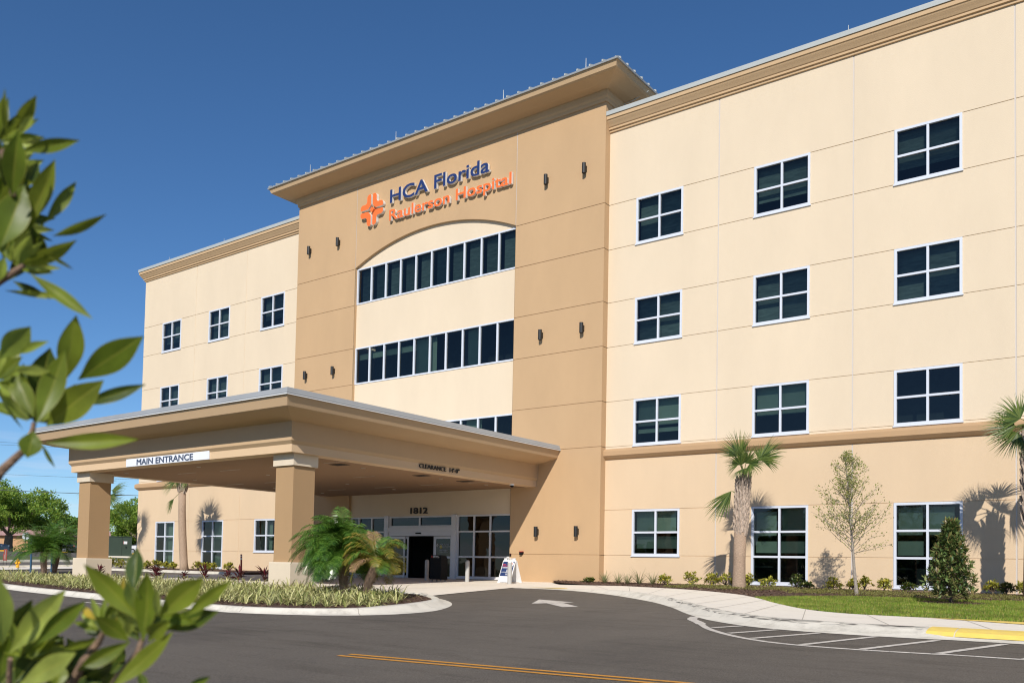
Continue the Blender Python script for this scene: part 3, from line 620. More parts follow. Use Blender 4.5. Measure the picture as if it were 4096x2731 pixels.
# ================================================================ SIGNS ON THE TOWER
bs = thing('building_sign', 'large blue and orange raised letters with an orange emblem high on the tower', 'sign', (-28.7, TY, 18.4))
text('blue_lettering', 'HCA Florida', 6.35, .70, (-31.47, TY-.10, 18.92), NAVY, bs, .14, bold=.032, side=RETURN)
text('orange_lettering', 'Raulerson Hospital', 7.68, .56, (-31.5, TY-.10, 18.03), ORANGE, bs, .14, bold=.032, side=RETURN)
b = MB(); emblem(b, -32.77, TY-.185, 18.88, .82, .17); b.build('emblem', [ORANGE, RETURN], bs)
n_ = text('house_number', '1812', 1.10, .30, (-29.82, E0-.035, 3.225), CHAR, None, .05, bold=.03); tag(n_, 'dark street number 1812 above the sliding entrance doors', 'number sign')
def wall_lamp(x, z, label):
    t = thing('wall_lamp', label, 'wall lamp', (x, TY, z), 'black cylinder lamps on the tower')
    b = MB(); b.cyl(x, TY-.16, z-.22, z+.22, .085, 18); b.build('lamp_cylinder', DARKB, t)
    b = MB(); b.box(x-.055, x+.055, TY-.10, TY-.001, z-.12, z+.12); b.build('mounting_box', DARKB, t)
UP = [(-37.64, 'outermost black wall lamp left of the raised sign, on the upper row'), (-35.34, 'black wall lamp nearest the orange emblem, on the upper row left of it'), (-21.93, 'black wall lamp right of the sign lettering on the upper row, the nearer of two'), (-19.95, 'highest black wall lamp by the right corner of the tower')]
for x, l_ in UP: wall_lamp(x, 17.74, l_)
MD = [(-37.68, 'outermost black wall lamp just above the far part of the canopy roof'), (-35.47, 'black wall lamp left of the middle ribbon window, above the canopy roof'), (-22.08, 'black wall lamp just right of the middle ribbon window'), (-19.95, 'black wall lamp halfway up the right corner of the tower')]
for x, l_ in MD: wall_lamp(x, 10.88, l_)
wall_lamp(-22.12, 2.28, 'black wall lamp at door height, nearer the entrance and folding sign'); wall_lamp(-20.06, 2.28, 'black wall lamp at door height by the right corner of the tower')
RED = mat('red_plastic', (.45, .02, .02), .5)
t = thing('fire_alarm_horn', 'small dark and red alarm box on the tan wall beside the entrance', 'alarm box', (-22.94, TY, 1.36))
b = MB(); b.raw([(-23.03, TY, 1.27), (-22.92, TY, 1.27), (-22.85, TY, 1.34), (-22.85, TY, 1.40), (-23.03, TY, 1.40), (-23.03, TY-.1, 1.27), (-22.92, TY-.1, 1.27), (-22.85, TY-.1, 1.34), (-22.85, TY-.1, 1.40), (-23.03, TY-.1, 1.40)], [(5,6,7,8,9),(0,1,6,5),(1,2,7,6),(2,3,8,7),(3,4,9,8),(4,0,5,9)]); b.build('housing', BLACK, t)
b = MB(); b.box(-23.03, -22.85, TY-.105, TY, 1.402, 1.43); b.build('red_cap', RED, t)
t = thing('card_reader', 'tiny black card reader on the tan wall at the edge of the glazing', 'card reader', (-23.6, TY, 1.27))
b = MB(); b.box(-23.61, -23.53, TY-.03, TY, 1.20, 1.33); b.build('reader_body', BLACK, t); b = MB(); b.box(-23.59, -23.55, TY-.034, TY-.0301, 1.30, 1.31); b.build('indicator', RED, t)

# ================================================================ CANOPY
K = thing('entrance_canopy', 'wide tan drive-through canopy with flared roof edge over the main entrance', 'canopy', (-29, -7, 4.3))
KX0, KX1, KY = -36.08, -22.23, -13.76
kp = [(KX0, TY), (KX0, KY), (KX1, KY), (KX1, TY)]
b = MB(); sweep(b, kp, [(-.55, 4.24), (0, 4.24), (0, 4.49)]); b.build('lower_beam', BOARD, K)
b = MB(); sweep(b, kp, [(.001, 4.49), (.085, 4.60), (.085, 5.20)]); b.build('upper_beam', CANT, K)
b = MB(); sweep(b, kp, [(.085, 5.20), (.55, 5.28), (1.0, 5.40), (1.08, 5.44), (1.17, 5.70), (1.19, 5.78)]); b.build('flared_soffit', CANT, K)
b = MB(); sweep(b, kp, [(1.10, 5.79), (1.22, 5.77), (1.23, 5.80), (1.16, 5.97), (1.05, 6.0), (-1.5, 6.35)]); b.build('roof_edge_gutter', GUTTER, K)
b = MB(); sweep(b, kp, [(1.20, 5.745), (1.245, 5.745), (1.245, 5.767), (1.20, 5.767)]); b.build('drip_edge', WHITE, K)
b = MB(); b.face([(KX0+1.4, TY, 6.35), (KX0+1.4, KY+1.4, 6.35), (KX1-1.4, KY+1.4, 6.35), (KX1-1.4, TY, 6.35)]); b.build('roof_deck', METAL, K)
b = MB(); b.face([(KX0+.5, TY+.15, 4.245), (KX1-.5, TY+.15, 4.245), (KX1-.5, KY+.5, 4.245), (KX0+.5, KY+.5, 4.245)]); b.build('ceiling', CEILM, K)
LAMP = mat('dim_downlight', (.40, .31, .22), .5, emit=(1, .95, .85, .02))
for x in (-34.1, -29.1, -23.62):
    for y in (-12.5, -9.35, -5.08, -2.15):
        b = MB(); b.cyl(x, y, 4.225, 4.244, .085, 14); b.build('downlight', LAMP, K)
for x, y in [(-23.2, -11.05), (-26.1, -6.98), (-25.9, -3.12), (-23.2, -3.12), (-28.8, -3.1), (-31.7, -11.3), (-29.0, -11.2), (-34.2, -7.22), (-31.6, -7.1), (-32.0, -3.1), (-26.1, -11.1)]:
    b = MB(); b.box(x-.62, x+.62, y-.03, y+.03, 4.236, 4.2445); b.build('slot_light', LAMP, K)
for x, y in [(-23.62, -10.5), (-23.55, -6.3), (-23.45, -3.75)]:
    b = MB(); b.box(x-.32, x+.32, y-.22, y+.22, 4.232, 4.2445)
    for i in range(5): b.box(x-.28, x+.28, y-.18+i*.08, y-.15+i*.08, 4.222, 4.233)
    b.build('air_vent', mat('vent_dark', (.08, .06, .045), .6) if 'vent_dark' not in bpy.data.materials else bpy.data.materials['vent_dark'], K)
for x, y in [(-22.505, -13.43), (-35.156, -13.43)]:
    cw = .875; zg = T(x, y)
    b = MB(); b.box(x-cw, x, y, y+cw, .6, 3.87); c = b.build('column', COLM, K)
    b = MB(); b.box(x-cw-.07, x+.07, y-.07, y+cw+.07, 3.86, 4.239); b.build('capital', PLINTH, c)
    b = MB(); v = [(x-cw-.10, y-.10), (x+.10, y-.10), (x+.10, y+cw+.10), (x-cw-.10, y+cw+.10)]
    b.raw([(p[0], p[1], zg-.2) for p in v]+[(p[0], p[1], .72) for p in v]+[(p[0]*.985+(x-cw/2)*.015, p[1]*.985+(y+cw/2)*.015, .76) for p in v], [(0,1,5,4),(1,2,6,5),(2,3,7,6),(3,0,4,7),(4,5,9,8),(5,6,10,9),(6,7,11,10),(7,4,8,11),(8,9,10,11)]); b.build('plinth', PLINTH, c)
t = thing('clearance_sign', 'dark raised clearance lettering on the right side of the canopy beam', 'sign', (KX1, -6.8, 4.33))
text('lettering', "CLEARANCE  14'-0\"", 2.28, .165, (KX1+.03, -7.90, 4.325), CHAR, t, .03, face='+x', bold=.018)
t = thing('main_entrance_sign', 'white banner reading MAIN ENTRANCE on the front beam of the canopy', 'sign', (-29.2, KY, 4.4))
b = MB(); b.box(-31.86, -26.56, KY-.035, KY-.002, 4.245, 4.545); b.build('banner', mat('banner_white', (.74, .77, .84), .6, var=.03, vs=2), t)
text('lettering', 'MAIN ENTRANCE', 3.60, .225, (-31.1, KY-.045, 4.285), mat('slate_letter', (.06, .085, .14), .6), t, .012, bold=.022)
t = thing('security_camera', 'small white dome camera hanging under the canopy beam near the tower', 'security camera', (-21.98, -2.0, 4.24))
b = MB(); b.cyl(-22.35, -2, 4.17, 4.243, .10, 16); b.build('housing', WHITE, t); b = MB()
for i in range(4): a = i*.35; b.cyl(-22.35, -2, 4.17-.08*math.sin(a+.35), 4.17-.08*math.sin(a), .085*math.cos(a+.35), 16, r2=.085*math.cos(a))
b.build('dome', BLACK, t)

# ================================================================ STREET FURNITURE
def dup(root, loc, rotz, label, group, scale=1.0):
    kids = {o: [c for c in bpy.data.objects if c.parent == o] for o in [root]+[c for c in bpy.data.objects if c.parent == root]}
    r = root.copy(); C.objects.link(r); r['label'] = label
    if group: r['group'] = group
    r.matrix_world = Matrix.Translation(loc) @ Matrix.Rotation(rotz, 4, 'Z') @ Matrix.Scale(scale, 4)
    def rec(a, b):
        for ch in kids.get(a, []):
            d = ch.copy(); C.objects.link(d); d.parent = b; d.matrix_parent_inverse = ch.matrix_parent_inverse.copy(); rec(ch, d)
    rec(root, r)
    return r
GREYP = mat('grey_bollard_paint', (.42, .41, .385), .55, var=.05, vs=4)
REDW = mat('red_reflective', (.55, .05, .04), .5)
def bollard(x, y, label, striped=False):
    z = T(x, y)+.05; t = thing('bollard', label, 'bollard', (x, y, z), 'grey bollards before the entrance')
    b = MB(); b.cyl(x, y, z-.05, z+.84, .092, 24); b.build('post', GREYP, t, smooth=False)
    b = MB()
    for i in range(5): a = i*math.pi/10; b.cyl(x, y, z+.84+.06*math.sin(a), z+.84+.06*math.sin(a+math.pi/10), .088*math.cos(a), 24, r2=.088*math.cos(a+math.pi/10))
    b.build('domed_cap', WHITE if striped else GREYP, t, smooth=True)
    if striped:
        b = MB()
        for k in range(9):
            a = 2*math.pi*k/9; pts = [(x+.0905*math.cos(a+da), y+.0905*math.sin(a+da), z+zz) for da, zz in ((0, .76), (.30, .76), (.75, .845), (.45, .845))]; b.face(pts)
        b.build('red_stripe', REDW, t)
        b = MB(); b.cyl(x, y, z+.755, z+.842, .0895, 24); b.build('white_band', WHITE, t)
bollard(-24.28, -2.5, 'grey bollard in front of the right glazing, half in sun')
bollard(-21.55, -3.1, 'grey bollard with red striped cap in front of the folding sign', True)
bollard(-26.62, -2.5, 'shaded grey bollard just left of the black podium')
bollard(-28.87, -2.5, 'shaded grey bollard at the left sliding door, right of the yellowing date palm')
bollard(-31.18, -2.5, 'grey bollard mostly hidden behind the two date palms')
# black podium on casters
px, py = -25.78, -3.2; z = T(px, py)+.02
t = thing('podium', 'black cabinet podium on casters standing before the entrance doors', 'podium', (px+.3, py+.2, z))
b = MB(); P = [(py-.02, z+.09), (py+.42, z+.09), (py+.42, z+.98), (py+.30, z+1.12), (py-.02, z+1.14)]
b.raw([(px, a, c) for a, c in P]+[(px+.62, a, c) for a, c in P], [(0,1,2,3,4)[::-1], (5,6,7,8,9)]+[(i, (i+1) % 5, 5+(i+1) % 5, 5+i) for i in range(5)]); b.build('cabinet', BLACK, t)
for cx, cy in ((.07, .05), (.55, .05), (.07, .36), (.55, .36)):
    b = MB(); b.tube([(px+cx-.015, py+cy, z+.035), (px+cx+.015, py+cy, z+.035)], .035, 12); b.box(px+cx-.02, px+cx+.02, py+cy-.02, py+cy+.02, z+.06, z+.09); b.build('caster', mat('caster_grey', (.25, .25, .25), .4) if 'caster_grey' not in bpy.data.materials else bpy.data.materials['caster_grey'], t)
text('lettering', 'HCA Florida', .30, .04, (px+.17, py-.025, z+1.075), WHITE, t, .002, bold=.02); text('lettering', 'Raulerson Hospital', .35, .028, (px+.17, py-.025, z+1.025), WHITE, t, .002, bold=.02)
b = MB(); emblem(b, px+.10, py-.026, z+1.07, .042, .003); b.build('emblem', mat('red_emblem', (.5, .03, .02), .5), t)
# folding A-frame sign
sx, sy = -22.72, -2.4; z = T(sx, sy)+.02
t = thing('folding_sign', 'white A-frame sign with navy poster and stop hand octagon on the pavement', 'sign board', (sx+.35, sy+.4, z))
def panel(y0, y1, nm, m):
    W2 = .70; b = MB(); f = lambda u, v: (sx+u, y0+(y1-y0)*v, z+1.02*v)
    def slab(u0, u1, v0, v1, th=.03):
        a = [f(u0, v0), f(u1, v0), f(u1, v1), f(u0, v1)]; s_ = 1 if y1 > y0 else -1
        b.raw(a+[(p[0], p[1]+th*s_, p[2]) for p in a], [(0,1,2,3),(7,6,5,4),(0,4,5,1),(1,5,6,2),(2,6,7,3),(3,7,4,0)])
    slab(0, .11, 0, .03); slab(.55, .66, 0, .03); slab(0, .66, .03, .93); slab(.04, .19, .93, 1.02); slab(.47, .62, .93, 1.02)
    slab(.25, .41, .985, 1.02); slab(.25, .285, .93, .985); slab(.375, .41, .93, .985)
    return b.build(nm, m, t), f
_, f = panel(sy, sy+.42, 'front_board', WHITE); panel(sy+.86, sy+.44, 'back_board', WHITE)
def on(pts, m, nm, off=.004):
    b = MB(); b.face([(f(u, v)[0], f(u, v)[1]-off, f(u, v)[2]+off*.4) for u, v in pts]); return b.build(nm, m, t)
on([(.03, .28), (.63, .28), (.63, .88), (.03, .88)], mat('navy_poster', (.018, .04, .13), .5), 'poster')
on([(.50+.115*math.cos(math.pi/8+i*math.pi/4), .77+.105*math.sin(math.pi/8+i*math.pi/4)) for i in range(8)], WHITE, 'octagon', .006)
on([(.47, .72), (.50, .70), (.53, .72), (.545, .77), (.53, .82), (.50, .84), (.475, .81), (.465, .78), (.45, .77)], REDW, 'hand_symbol', .008)
def flat_text(s, w_, h, u, v, m):
    o = text('poster_lettering', s, w_, h, (0, 0, 0), m, None, .001, bold=.03); an = math.atan2(.42, 1.02); p = f(u, v)
    o.matrix_world = Matrix.Translation((p[0], p[1]-.008, p[2]+.003)) @ Matrix.Rotation(-an, 4, 'X'); o.parent = t; o.matrix_parent_inverse = t.matrix_world.inverted()
RT = mat('red_poster_text', (.75, .06, .05), .5)
flat_text('Now', .16, .045, .05, .74, RT); flat_text('Screening', .33, .045, .05, .685, RT)
b = MB()
for v, u0, u1 in [(.64, .05, .58), (.61, .05, .57), (.53, .30, .42), (.50, .30, .40), (.47, .30, .50), (.44, .05, .52), (.41, .28, .44), (.36, .30, .44), (.33, .30, .42)]:
    q = [f(u0, v), f(u1, v), f(u1, v+.013), f(u0, v+.013)]; b.face([(p[0], p[1]-.008, p[2]+.003) for p in q])
b.build('poster_text_lines', WHITE, t)
# delineator post
x, y = -35.5, -5.8; z = T(x, y)
t = thing('delineator_post', 'slim dark red flexible marker post with white bands left of the big column', 'marker post', (x, y, z))
b = MB(); b.tube([(x, y, z), (x+.02, y, z+.1), (x-.03, y, z+1.12)], [.055, .042, .042], 12); b.build('post', mat('marker_red', (.30, .03, .02), .5), t)
b = MB(); b.cyl(x-.02, y, z+.86, z+.95, .046, 12); b.build('reflective_band', WHITE, t); b = MB(); b.cyl(x-.025, y, z+1.0, z+1.06, .0455, 12); b.build('reflective_band', WHITE, t)
# transformer
u2 = Vector((.87, .49)); n2 = Vector((.49, -.87))
def obox(b, o, a0, a1, d0, d1, z0, z1, u=u2, n=n2):
    p = [(o[0]+u.x*a+n.x*d, o[1]+u.y*a+n.y*d) for a, d in ((a0, d0), (a1, d0), (a1, d1), (a0, d1))]
    b.raw([(q[0], q[1], z0) for q in p]+[(q[0], q[1], z1) for q in p], [(0,1,2,3),(4,7,6,5),(0,4,5,1),(1,5,6,2),(2,6,7,3),(3,7,4,0)])
o = (-75.15, 9.35); z = T(*o)
TG_ = mat('utility_green', (.040, .062, .042), .5, var=.08, vs=2)
t = thing('transformer_cabinet', 'dark green utility cabinet on a concrete pad between the columns and the wing', 'utility cabinet', (o[0]+1, o[1]+1, z))
uT = Vector((.42, .907)); nT = Vector((.907, -.42))
b = MB(); obox(b, o, 0, 1.8, -1.3, 0, z+.1, z+1.80, uT, nT); b.build('cabinet', TG_, t)
b = MB(); obox(b, o, -.04, 1.84, -1.34, .04, z+1.801, z+1.86, uT, nT); b.build('lid', TG_, t)
b = MB(); obox(b, o, -.15, 1.95, -1.5, .3, z-.1, z+.1, uT, nT); b.build('pad', CONC, t)
b = MB(); obox(b, o, 1.13, 1.42, .001, .01, z+1.18, z+1.42, uT, nT); b.build('warning_label', WHITE, t)
b = MB(); obox(b, o, 1.11, 1.44, .0005, .007, z+1.26, z+1.29, uT, nT); obox(b, o, 1.11, 1.13, .0005, .012, z+1.17, z+1.44, uT, nT); b.build('warning_label_edge', RED, t)
b = MB(); obox(b, o, 1.30, 1.34, .001, .06, z+.82, z+1.0, uT, nT); b.build('handle', BLACK, t)
b = MB(); obox(b, o, .99, 1.01, .0005, .004, z+.15, z+1.78, uT, nT); b.build('door_gap', BLACK, t)
# stop sign seen from behind
x, y = -88.42, 8.18; z = T(x, y)
t = thing('stop_sign', 'octagonal road sign seen from its grey back beyond the far left palms', 'road sign', (x, y, z))
b = MB(); b.cyl(x, y, z-.1, 2.95, .04, 8); b.build('pole', mat('sign_pole', (.10, .12, .10), .5), t)
b = MB(); q = [(x-n2.x*.05+u2.x*.4*math.cos(math.pi/8+i*math.pi/4), y-n2.y*.05+u2.y*.4*math.cos(math.pi/8+i*math.pi/4), 2.72+.4*math.sin(math.pi/8+i*math.pi/4)) for i in range(8)]
b.raw(q+[(a-n2.x*.01, c-n2.y*.01, d) for a, c, d in q], [tuple(range(8)), tuple(range(8, 16))[::-1]]+[(i, (i+1) % 8, 8+(i+1) % 8, 8+i) for i in range(8)]); b.build('plate', mat('sign_back', (.42, .45, .46), .5), t)
# red yard sign
x, y = -60.4, -5.7; z = T(x, y)
t = thing('yard_sign', 'narrow dark red upright sign on thin legs at the far left edge', 'sign', (x, y, z)); rs = mat('sign_red', (.23, .045, .03), .6, var=.2, vs=10)
b = MB(); obox(b, (x, y), -.12, .16, 0, .02, z+.42, z+.86); obox(b, (x, y), -.07, .16, 0, .02, z+.86, z+1.16); b.build('panel', rs, t)
b = MB(); obox(b, (x, y), -.10, -.085, 0, .01, z-.1, z+.42); obox(b, (x, y), .14, .155, 0, .01, z-.1, z+.42); b.build('leg', BLACK, t)
b = MB(); obox(b, (x, y), .02, .05, .021, .024, z+.5, z+1.1); obox(b, (x, y), -.03, -.01, .021, .024, z+.5, z+.8); b.build('lettering_strip', mat('dull_white', (.35, .3, .28), .6), t)
# hydrant
x, y = -58.7, -5.65; z = T(x, y)+.03; HY = mat('hydrant_yellow', (.75, .38, .02), .5)
t = thing('fire_hydrant', 'yellow fire hydrant beside the narrow red sign at the far left', 'fire hydrant', (x, y, z))
b = MB(); b.cyl(x, y, z-.05, z+.05, .15, 12); b.cyl(x, y, z+.05, z+.45, .10, 12); b.cyl(x, y, z+.45, z+.50, .13, 12); b.cyl(x, y, z+.50, z+.62, .11, 12, r2=.04); b.cyl(x, y, z+.62, z+.66, .03, 8); b.build('barrel', HY, t)
b = MB(); b.tube([(x-u2.x*.18, y-u2.y*.18, z+.36), (x+u2.x*.18, y+u2.y*.18, z+.36)], .055, 10); b.tube([(x, y, z+.33), (x+n2.x*.17, y+n2.y*.17, z+.33)], .07, 10); b.build('outlets', HY, t)
TEAL = mat('blue_post_paint', (.03, .09, .16), .5)
for x, y, h_, l_ in ((-51.8, -8.0, .9, 'short blue post under the left fronds of the nearest far palm'), (-50.85, -7.3, 1.15, 'taller blue post between the two small date palms at far left')):
    z = T(x, y)+.1; t = thing('blue_post', l_, 'post', (x, y, z)); b = MB(); b.cyl(x, y, z-.1, z+h_, .055, 10); b.build('post', TEAL, t); b = MB(); b.cyl(x, y, z+h_, z+h_+.03, .065, 10); b.build('cap', TEAL, t)
def place(dep, px): # world point for a given distance along the view axis, helper for the far background only
    return None
# wheel stops
WS = [(-86.3, 18.6, 'yellow wheel stop right of the green cabinet, before the white car'), (-90.3, 12.6, 'yellow wheel stop seen between the fronds of the small date palms'), (-93.2, 8.0, 'yellow wheel stop right of the red sign, nearer the palm'), (-94.5, 6.6, 'yellow wheel stop right of the red sign, nearer the blue car')]
for x, y, l_ in WS:
    z = T(x, y); t = thing('wheel_stop', l_, 'wheel stop', (x, y, z), 'yellow wheel stops in the car park'); b = MB(); obox(b, (x, y), -.7, .7, -.07, .07, z, z+.11); obox(b, (x, y), -.66, .66, -.04, .04, z+.11, z+.15); b.build('stop_block', mat('stop_yellow', (.8, .45, .02), .6) if 'stop_yellow' not in bpy.data.materials else bpy.data.materials['stop_yellow'], t)

# ================================================================ CARS
TYRE = mat('tyre_rubber', (.015, .015, .016), .8); RIM = mat('alloy_rim', (.5, .5, .52), .3, metal=.6); CG = mat('car_glass', (.012, .014, .018), .08, spec=.6); TL = mat('tail_lamp_red', (.5, .02, .02), .3, emit=(1, .05, .02, .25)); HL = mat('head_lamp', (.7, .7, .72), .2)
def car(label, o, u, L_, H_, paint, suv=False, group='cars in the far car park'):
    z = T(*o); u = Vector(u).normalized(); n = Vector((u.y, -u.x)); W_ = 1.85
    t = thing('parked_car', label, 'car', (o[0], o[1], z), group)
    def P3(a, d, h): return (o[0]+u.x*a+n.x*d, o[1]+u.y*a+n.y*d, z+h)
    if suv: pr = [(-.5,.3),(-.5,.95),(-.47,1.02),(-.42,.62*H_),(-.38,.97*H_),(.10,H_),(.24,.62*H_),(.46,.54*H_),(.5,.42*H_),(.5,.25)]
    else: pr = [(-.5,.3),(-.5,.58*H_),(-.36,.66*H_),(-.22,.97*H_),(.04,H_),(.20,.66*H_),(.42,.58*H_),(.495,.45*H_),(.5,.25)]
    b = MB(); ks = len(pr); v = []
    for d, s_ in ((-W_/2+.12, 1), (-W_/2, .0), (W_/2, 0), (W_/2-.12, 1)):
        for a, h in pr: v.append(P3(a*L_, d if h < .67*H_ else d*.84 if s_ == 0 else d*.8, h))
    f = [(r*ks+i, r*ks+(i+1) % ks, (r+1)*ks+(i+1) % ks, (r+1)*ks+i) for r in range(3) for i in range(ks)]+[tuple(range(ks)), tuple(3*ks+i for i in range(ks))[::-1]]
    b.raw(v, f); b.build('body', paint, t, smooth=False)
    b = MB()
    for s_ in (-1, 1):
        d0 = s_*(W_/2+.006); d1 = s_*(W_/2*.84+.006)
        if suv: q = [(-.40,.66),(-.37,.93),(.09,.95),(.21,.66)]
        else: q = [(-.30,.70),(-.20,.93),(.04,.95),(.17,.70)]
        b.face([P3(a*L_, d0 if h < .68 else d1, h*H_) for a, h in q])
    b.build('side_window', CG, t)
    b = MB(); k = (.10, .24) if suv else (.04, .20); b.face([P3(k[0]*L_+.03, -W_*.36, H_*.985), P3(k[0]*L_+.03, W_*.36, H_*.985), P3(k[1]*L_, W_*.40, H_*.68), P3(k[1]*L_, -W_*.40, H_*.68)]); b.build('windscreen', CG, t)
    b = MB(); k = (-.38, -.43) if suv else (-.22, -.35); b.face([P3(k[0]*L_-.04, W_*.36, H_*.95), P3(k[0]*L_-.04, -W_*.36, H_*.95), P3(k[1]*L_-.03, -W_*.40, H_*.70), P3(k[1]*L_-.03, W_*.40, H_*.70)]); b.build('rear_window', CG, t)
    for s_ in (-1, 1):
        b = MB(); c = s_*W_*.36; b.raw([P3(-.503*L_, c-.16, .72), P3(-.503*L_, c+.16, .72), P3(-.503*L_, c+.16, .9), P3(-.503*L_, c-.16, .9)], [(0,1,2,3)]); b.build('tail_lamp', TL, t)
        b = MB(); b.raw([P3(.503*L_, c-.16, .62), P3(.503*L_, c+.16, .62), P3(.503*L_, c+.16, .76), P3(.503*L_, c-.16, .76)], [(0,1,2,3)]); b.build('head_lamp', HL, t)
        for a in (-.31, .31):
            b = MB(); b.tube([P3(a*L_, s_*(W_/2-.22), .33), P3(a*L_, s_*(W_/2+.01), .33)], .33, 18); wq = b.build('wheel', TYRE, t)
            b = MB(); b.tube([P3(a*L_, s_*(W_/2-.1), .33), P3(a*L_, s_*(W_/2+.02), .33)], .21, 12); b.build('rim', RIM, wq)
car('dark blue car cut off by the left edge of the frame', (-102.05, 10.05), (.80, .60), 4.6, 1.45, mat('blue_car_paint', (.012, .016, .07), .25, spec=.6))
car('white sport utility car between the green cabinet and the wing', (-89.6, 21.6), (-.55, -.83), 4.9, 1.75, mat('white_car_paint', (.72, .72, .72), .3, spec=.6), True)
car('dark car with red tail lamps glimpsed behind the small date palms', (-96.0, 14.6), (-.75, -.66), 4.6, 1.45, mat('black_car_paint', (.02, .02, .025), .25, spec=.6))

# ================================================================ FAR HOUSES
def house(label, o, u, W_, D_, roofm, wallm):
    z = T(*o); u = Vector(u).normalized(); n = Vector((u.y, -u.x)); t = thing('house', label, 'house', (o[0], o[1], z))
    b = MB(); obox(b, o, -W_/2, W_/2, -D_/2, D_/2, z-.2, z+2.6, u, n); wl = b.build('wall', wallm, t)
    P3 = lambda a, d, h: (o[0]+u.x*a+n.x*d, o[1]+u.y*a+n.y*d, z+h)
    b = MB(); a, d = W_/2+.6, D_/2+.6
    v = [P3(-a, d, 2.5), P3(a, d, 2.5), P3(a, -d, 2.5), P3(-a, -d, 2.5), P3(-a+3, 0, 4.1), P3(a-3, 0, 4.1)]; b.raw(v, [(0,1,5,4),(2,3,4,5),(1,2,5),(3,0,4),(3,2,1,0)]); b.build('roof', roofm, t)
    for k in (-.32, 0, .3):
        b = MB(); obox(b, o, k*W_-.6, k*W_+.6, D_/2+.01, D_/2+.04, z+1.0, z+2.1, u, n); b.build('window', CG, t)
PK = mat('pink_shingle', (.42, .25, .22), .9, var=.15, vs=2)
house('low house with pinkish roof behind the green cabinet', (-143, 50), (.75, .66), 26, 9, PK, mat('ochre_wall', (.45, .30, .17), .9))
house('low ochre house behind the big oak at far left', (-138, 27), (.75, .66), 22, 9, PK, mat('orange_wall', (.50, .29, .15), .9))

# ================================================================ VEGETATION
def rnd(a, b_): return random.uniform(a, b_)
def rdir():
    a = rnd(0, 2*math.pi); z = rnd(-1, 1); r = math.sqrt(1-z*z); return Vector((r*math.cos(a), r*math.sin(a), z))
def quadleaf(mb, p, d, up, l, wd):
    s_ = d.cross(up)
    if s_.length < 1e-4: s_ = d.cross(Vector((1, 0, 0)))
    s_.normalize(); m = p+d*l*.5
    mb.raw([p, m+s_*wd/2, p+d*l, m-s_*wd/2], [(0, 1, 2, 3)])
def limb(mb, p, d, l, r, lvl, tips, up=.15, spread=.6, n=5, k=(2, 3), shrink=.72):
    pts = [p.copy()]; rr = [r]
    for i in range(n):
        d = (d+rdir()*.16+Vector((0, 0, up*.3))).normalized(); p = p+d*l/n; pts.append(p.copy()); rr.append(r*(1-.45*(i+1)/n))
        if lvl <= 1: tips.append((p.copy(), d.copy()))
    mb.tube(pts, rr, 6 if r > .04 else 4, cap=False)
    if lvl > 0:
        for j in range(random.randint(*k)):
            i = random.randint(2, n); q = pts[i]
            nd = (d+rdir()*spread).normalized()
            limb(mb, q, nd, l*shrink*rnd(.8, 1.1), rr[i]*.7, lvl-1, tips, up, spread, n, k, shrink)
        limb(mb, pts[-1], d, l*shrink, rr[-1], lvl-1, tips, up, spread, n, k, shrink)
OAKL = leafmat('oak_leaves', [(.10, .20, .025), (.18, .30, .035), (.32, .40, .06), (.12, .22, .04)], .6, .42, noise=.35)
OAKD = leafmat('dark_tree_leaves', [(.08, .17, .025), (.13, .24, .035), (.19, .29, .05)], .6, .3, noise=.3)
def oak(label, x, y, h_, rad, seed, lm=OAKL, dens=70, trunk=.45, fork=.25, ls=.30, name='oak_tree', group=None, flat=.42):
    random.seed(seed); z = T(x, y); t = thing(name, label, 'tree', (x, y, z), group)
    b = MB(); tips = []; p = Vector((x, y, z-.1))
    b.tube([p, p+Vector((.1, 0, h_*fork*.5)), p+Vector((0, .1, h_*fork))], [trunk*1.25, trunk, trunk*.9], 10, cap=False)
    q = p+Vector((0, .1, h_*fork))
    for k in range(6):
        a = k*math.pi/3+rnd(-.4, .4); e = rnd(.25, .95)
        limb(b, q, Vector((math.cos(a)*math.cos(e), math.sin(a)*math.cos(e), math.sin(e))), h_*.30, trunk*.42, 2, tips, .12, .75, 4, (1, 2), .75)
    b.build('trunk', BARK, t)
    c = Vector((x, y, z+h_*(1-flat))); f = MB()
    cl = [q for q, d in tips if q.z > z+h_*.2]
    for i in range(int(100*rad/5)):
        d = rdir(); d.z = abs(d.z) if random.random() < .8 else d.z; cl.append(c+Vector((d.x*rad*rnd(.6, 1), d.y*rad*rnd(.6, 1), d.z*h_*flat*rnd(.65, 1)-h_*.03)))
    for q in cl:
        e = Vector(((q.x-c.x)/rad, (q.y-c.y)/rad, (q.z-c.z)/(h_*flat)))
        if e.length > 1.03: q = c+Vector((e.normalized().x*rad, e.normalized().y*rad, e.normalized().z*h_*flat))
        s_ = rnd(.45, 1.0)*rad/6
        for j in range(dens):
            o_ = rdir()*s_*random.random()**.4; o_.z *= .6
            quadleaf(f, q+o_, rdir(), rdir(), ls*rnd(.6, 1.2), ls*.6)
    f.build('crown', lm, t)
    return t
oak('spreading bright green oak with grey limbs at the far left behind the blue car', -115.4, 18.3, 8.9, 7.4, 21, dens=75, trunk=.5, flat=.50)
oak('round green tree between the far column and the wing, above the green cabinet', -117.5, 37.0, 8.2, 6.8, 22, dens=75, flat=.46)
t0 = oak('dark green background tree just left of the far canopy column', -135, 34, 6.4, 5.8, 23, OAKD, 70, .35, ls=.4, flat=.5, name='background_tree', group='trees behind the houses')
dup(t0, (-148, 33, 1.2), 1.3, 'dark background tree behind the left oak', 'trees behind the houses', 1.05)
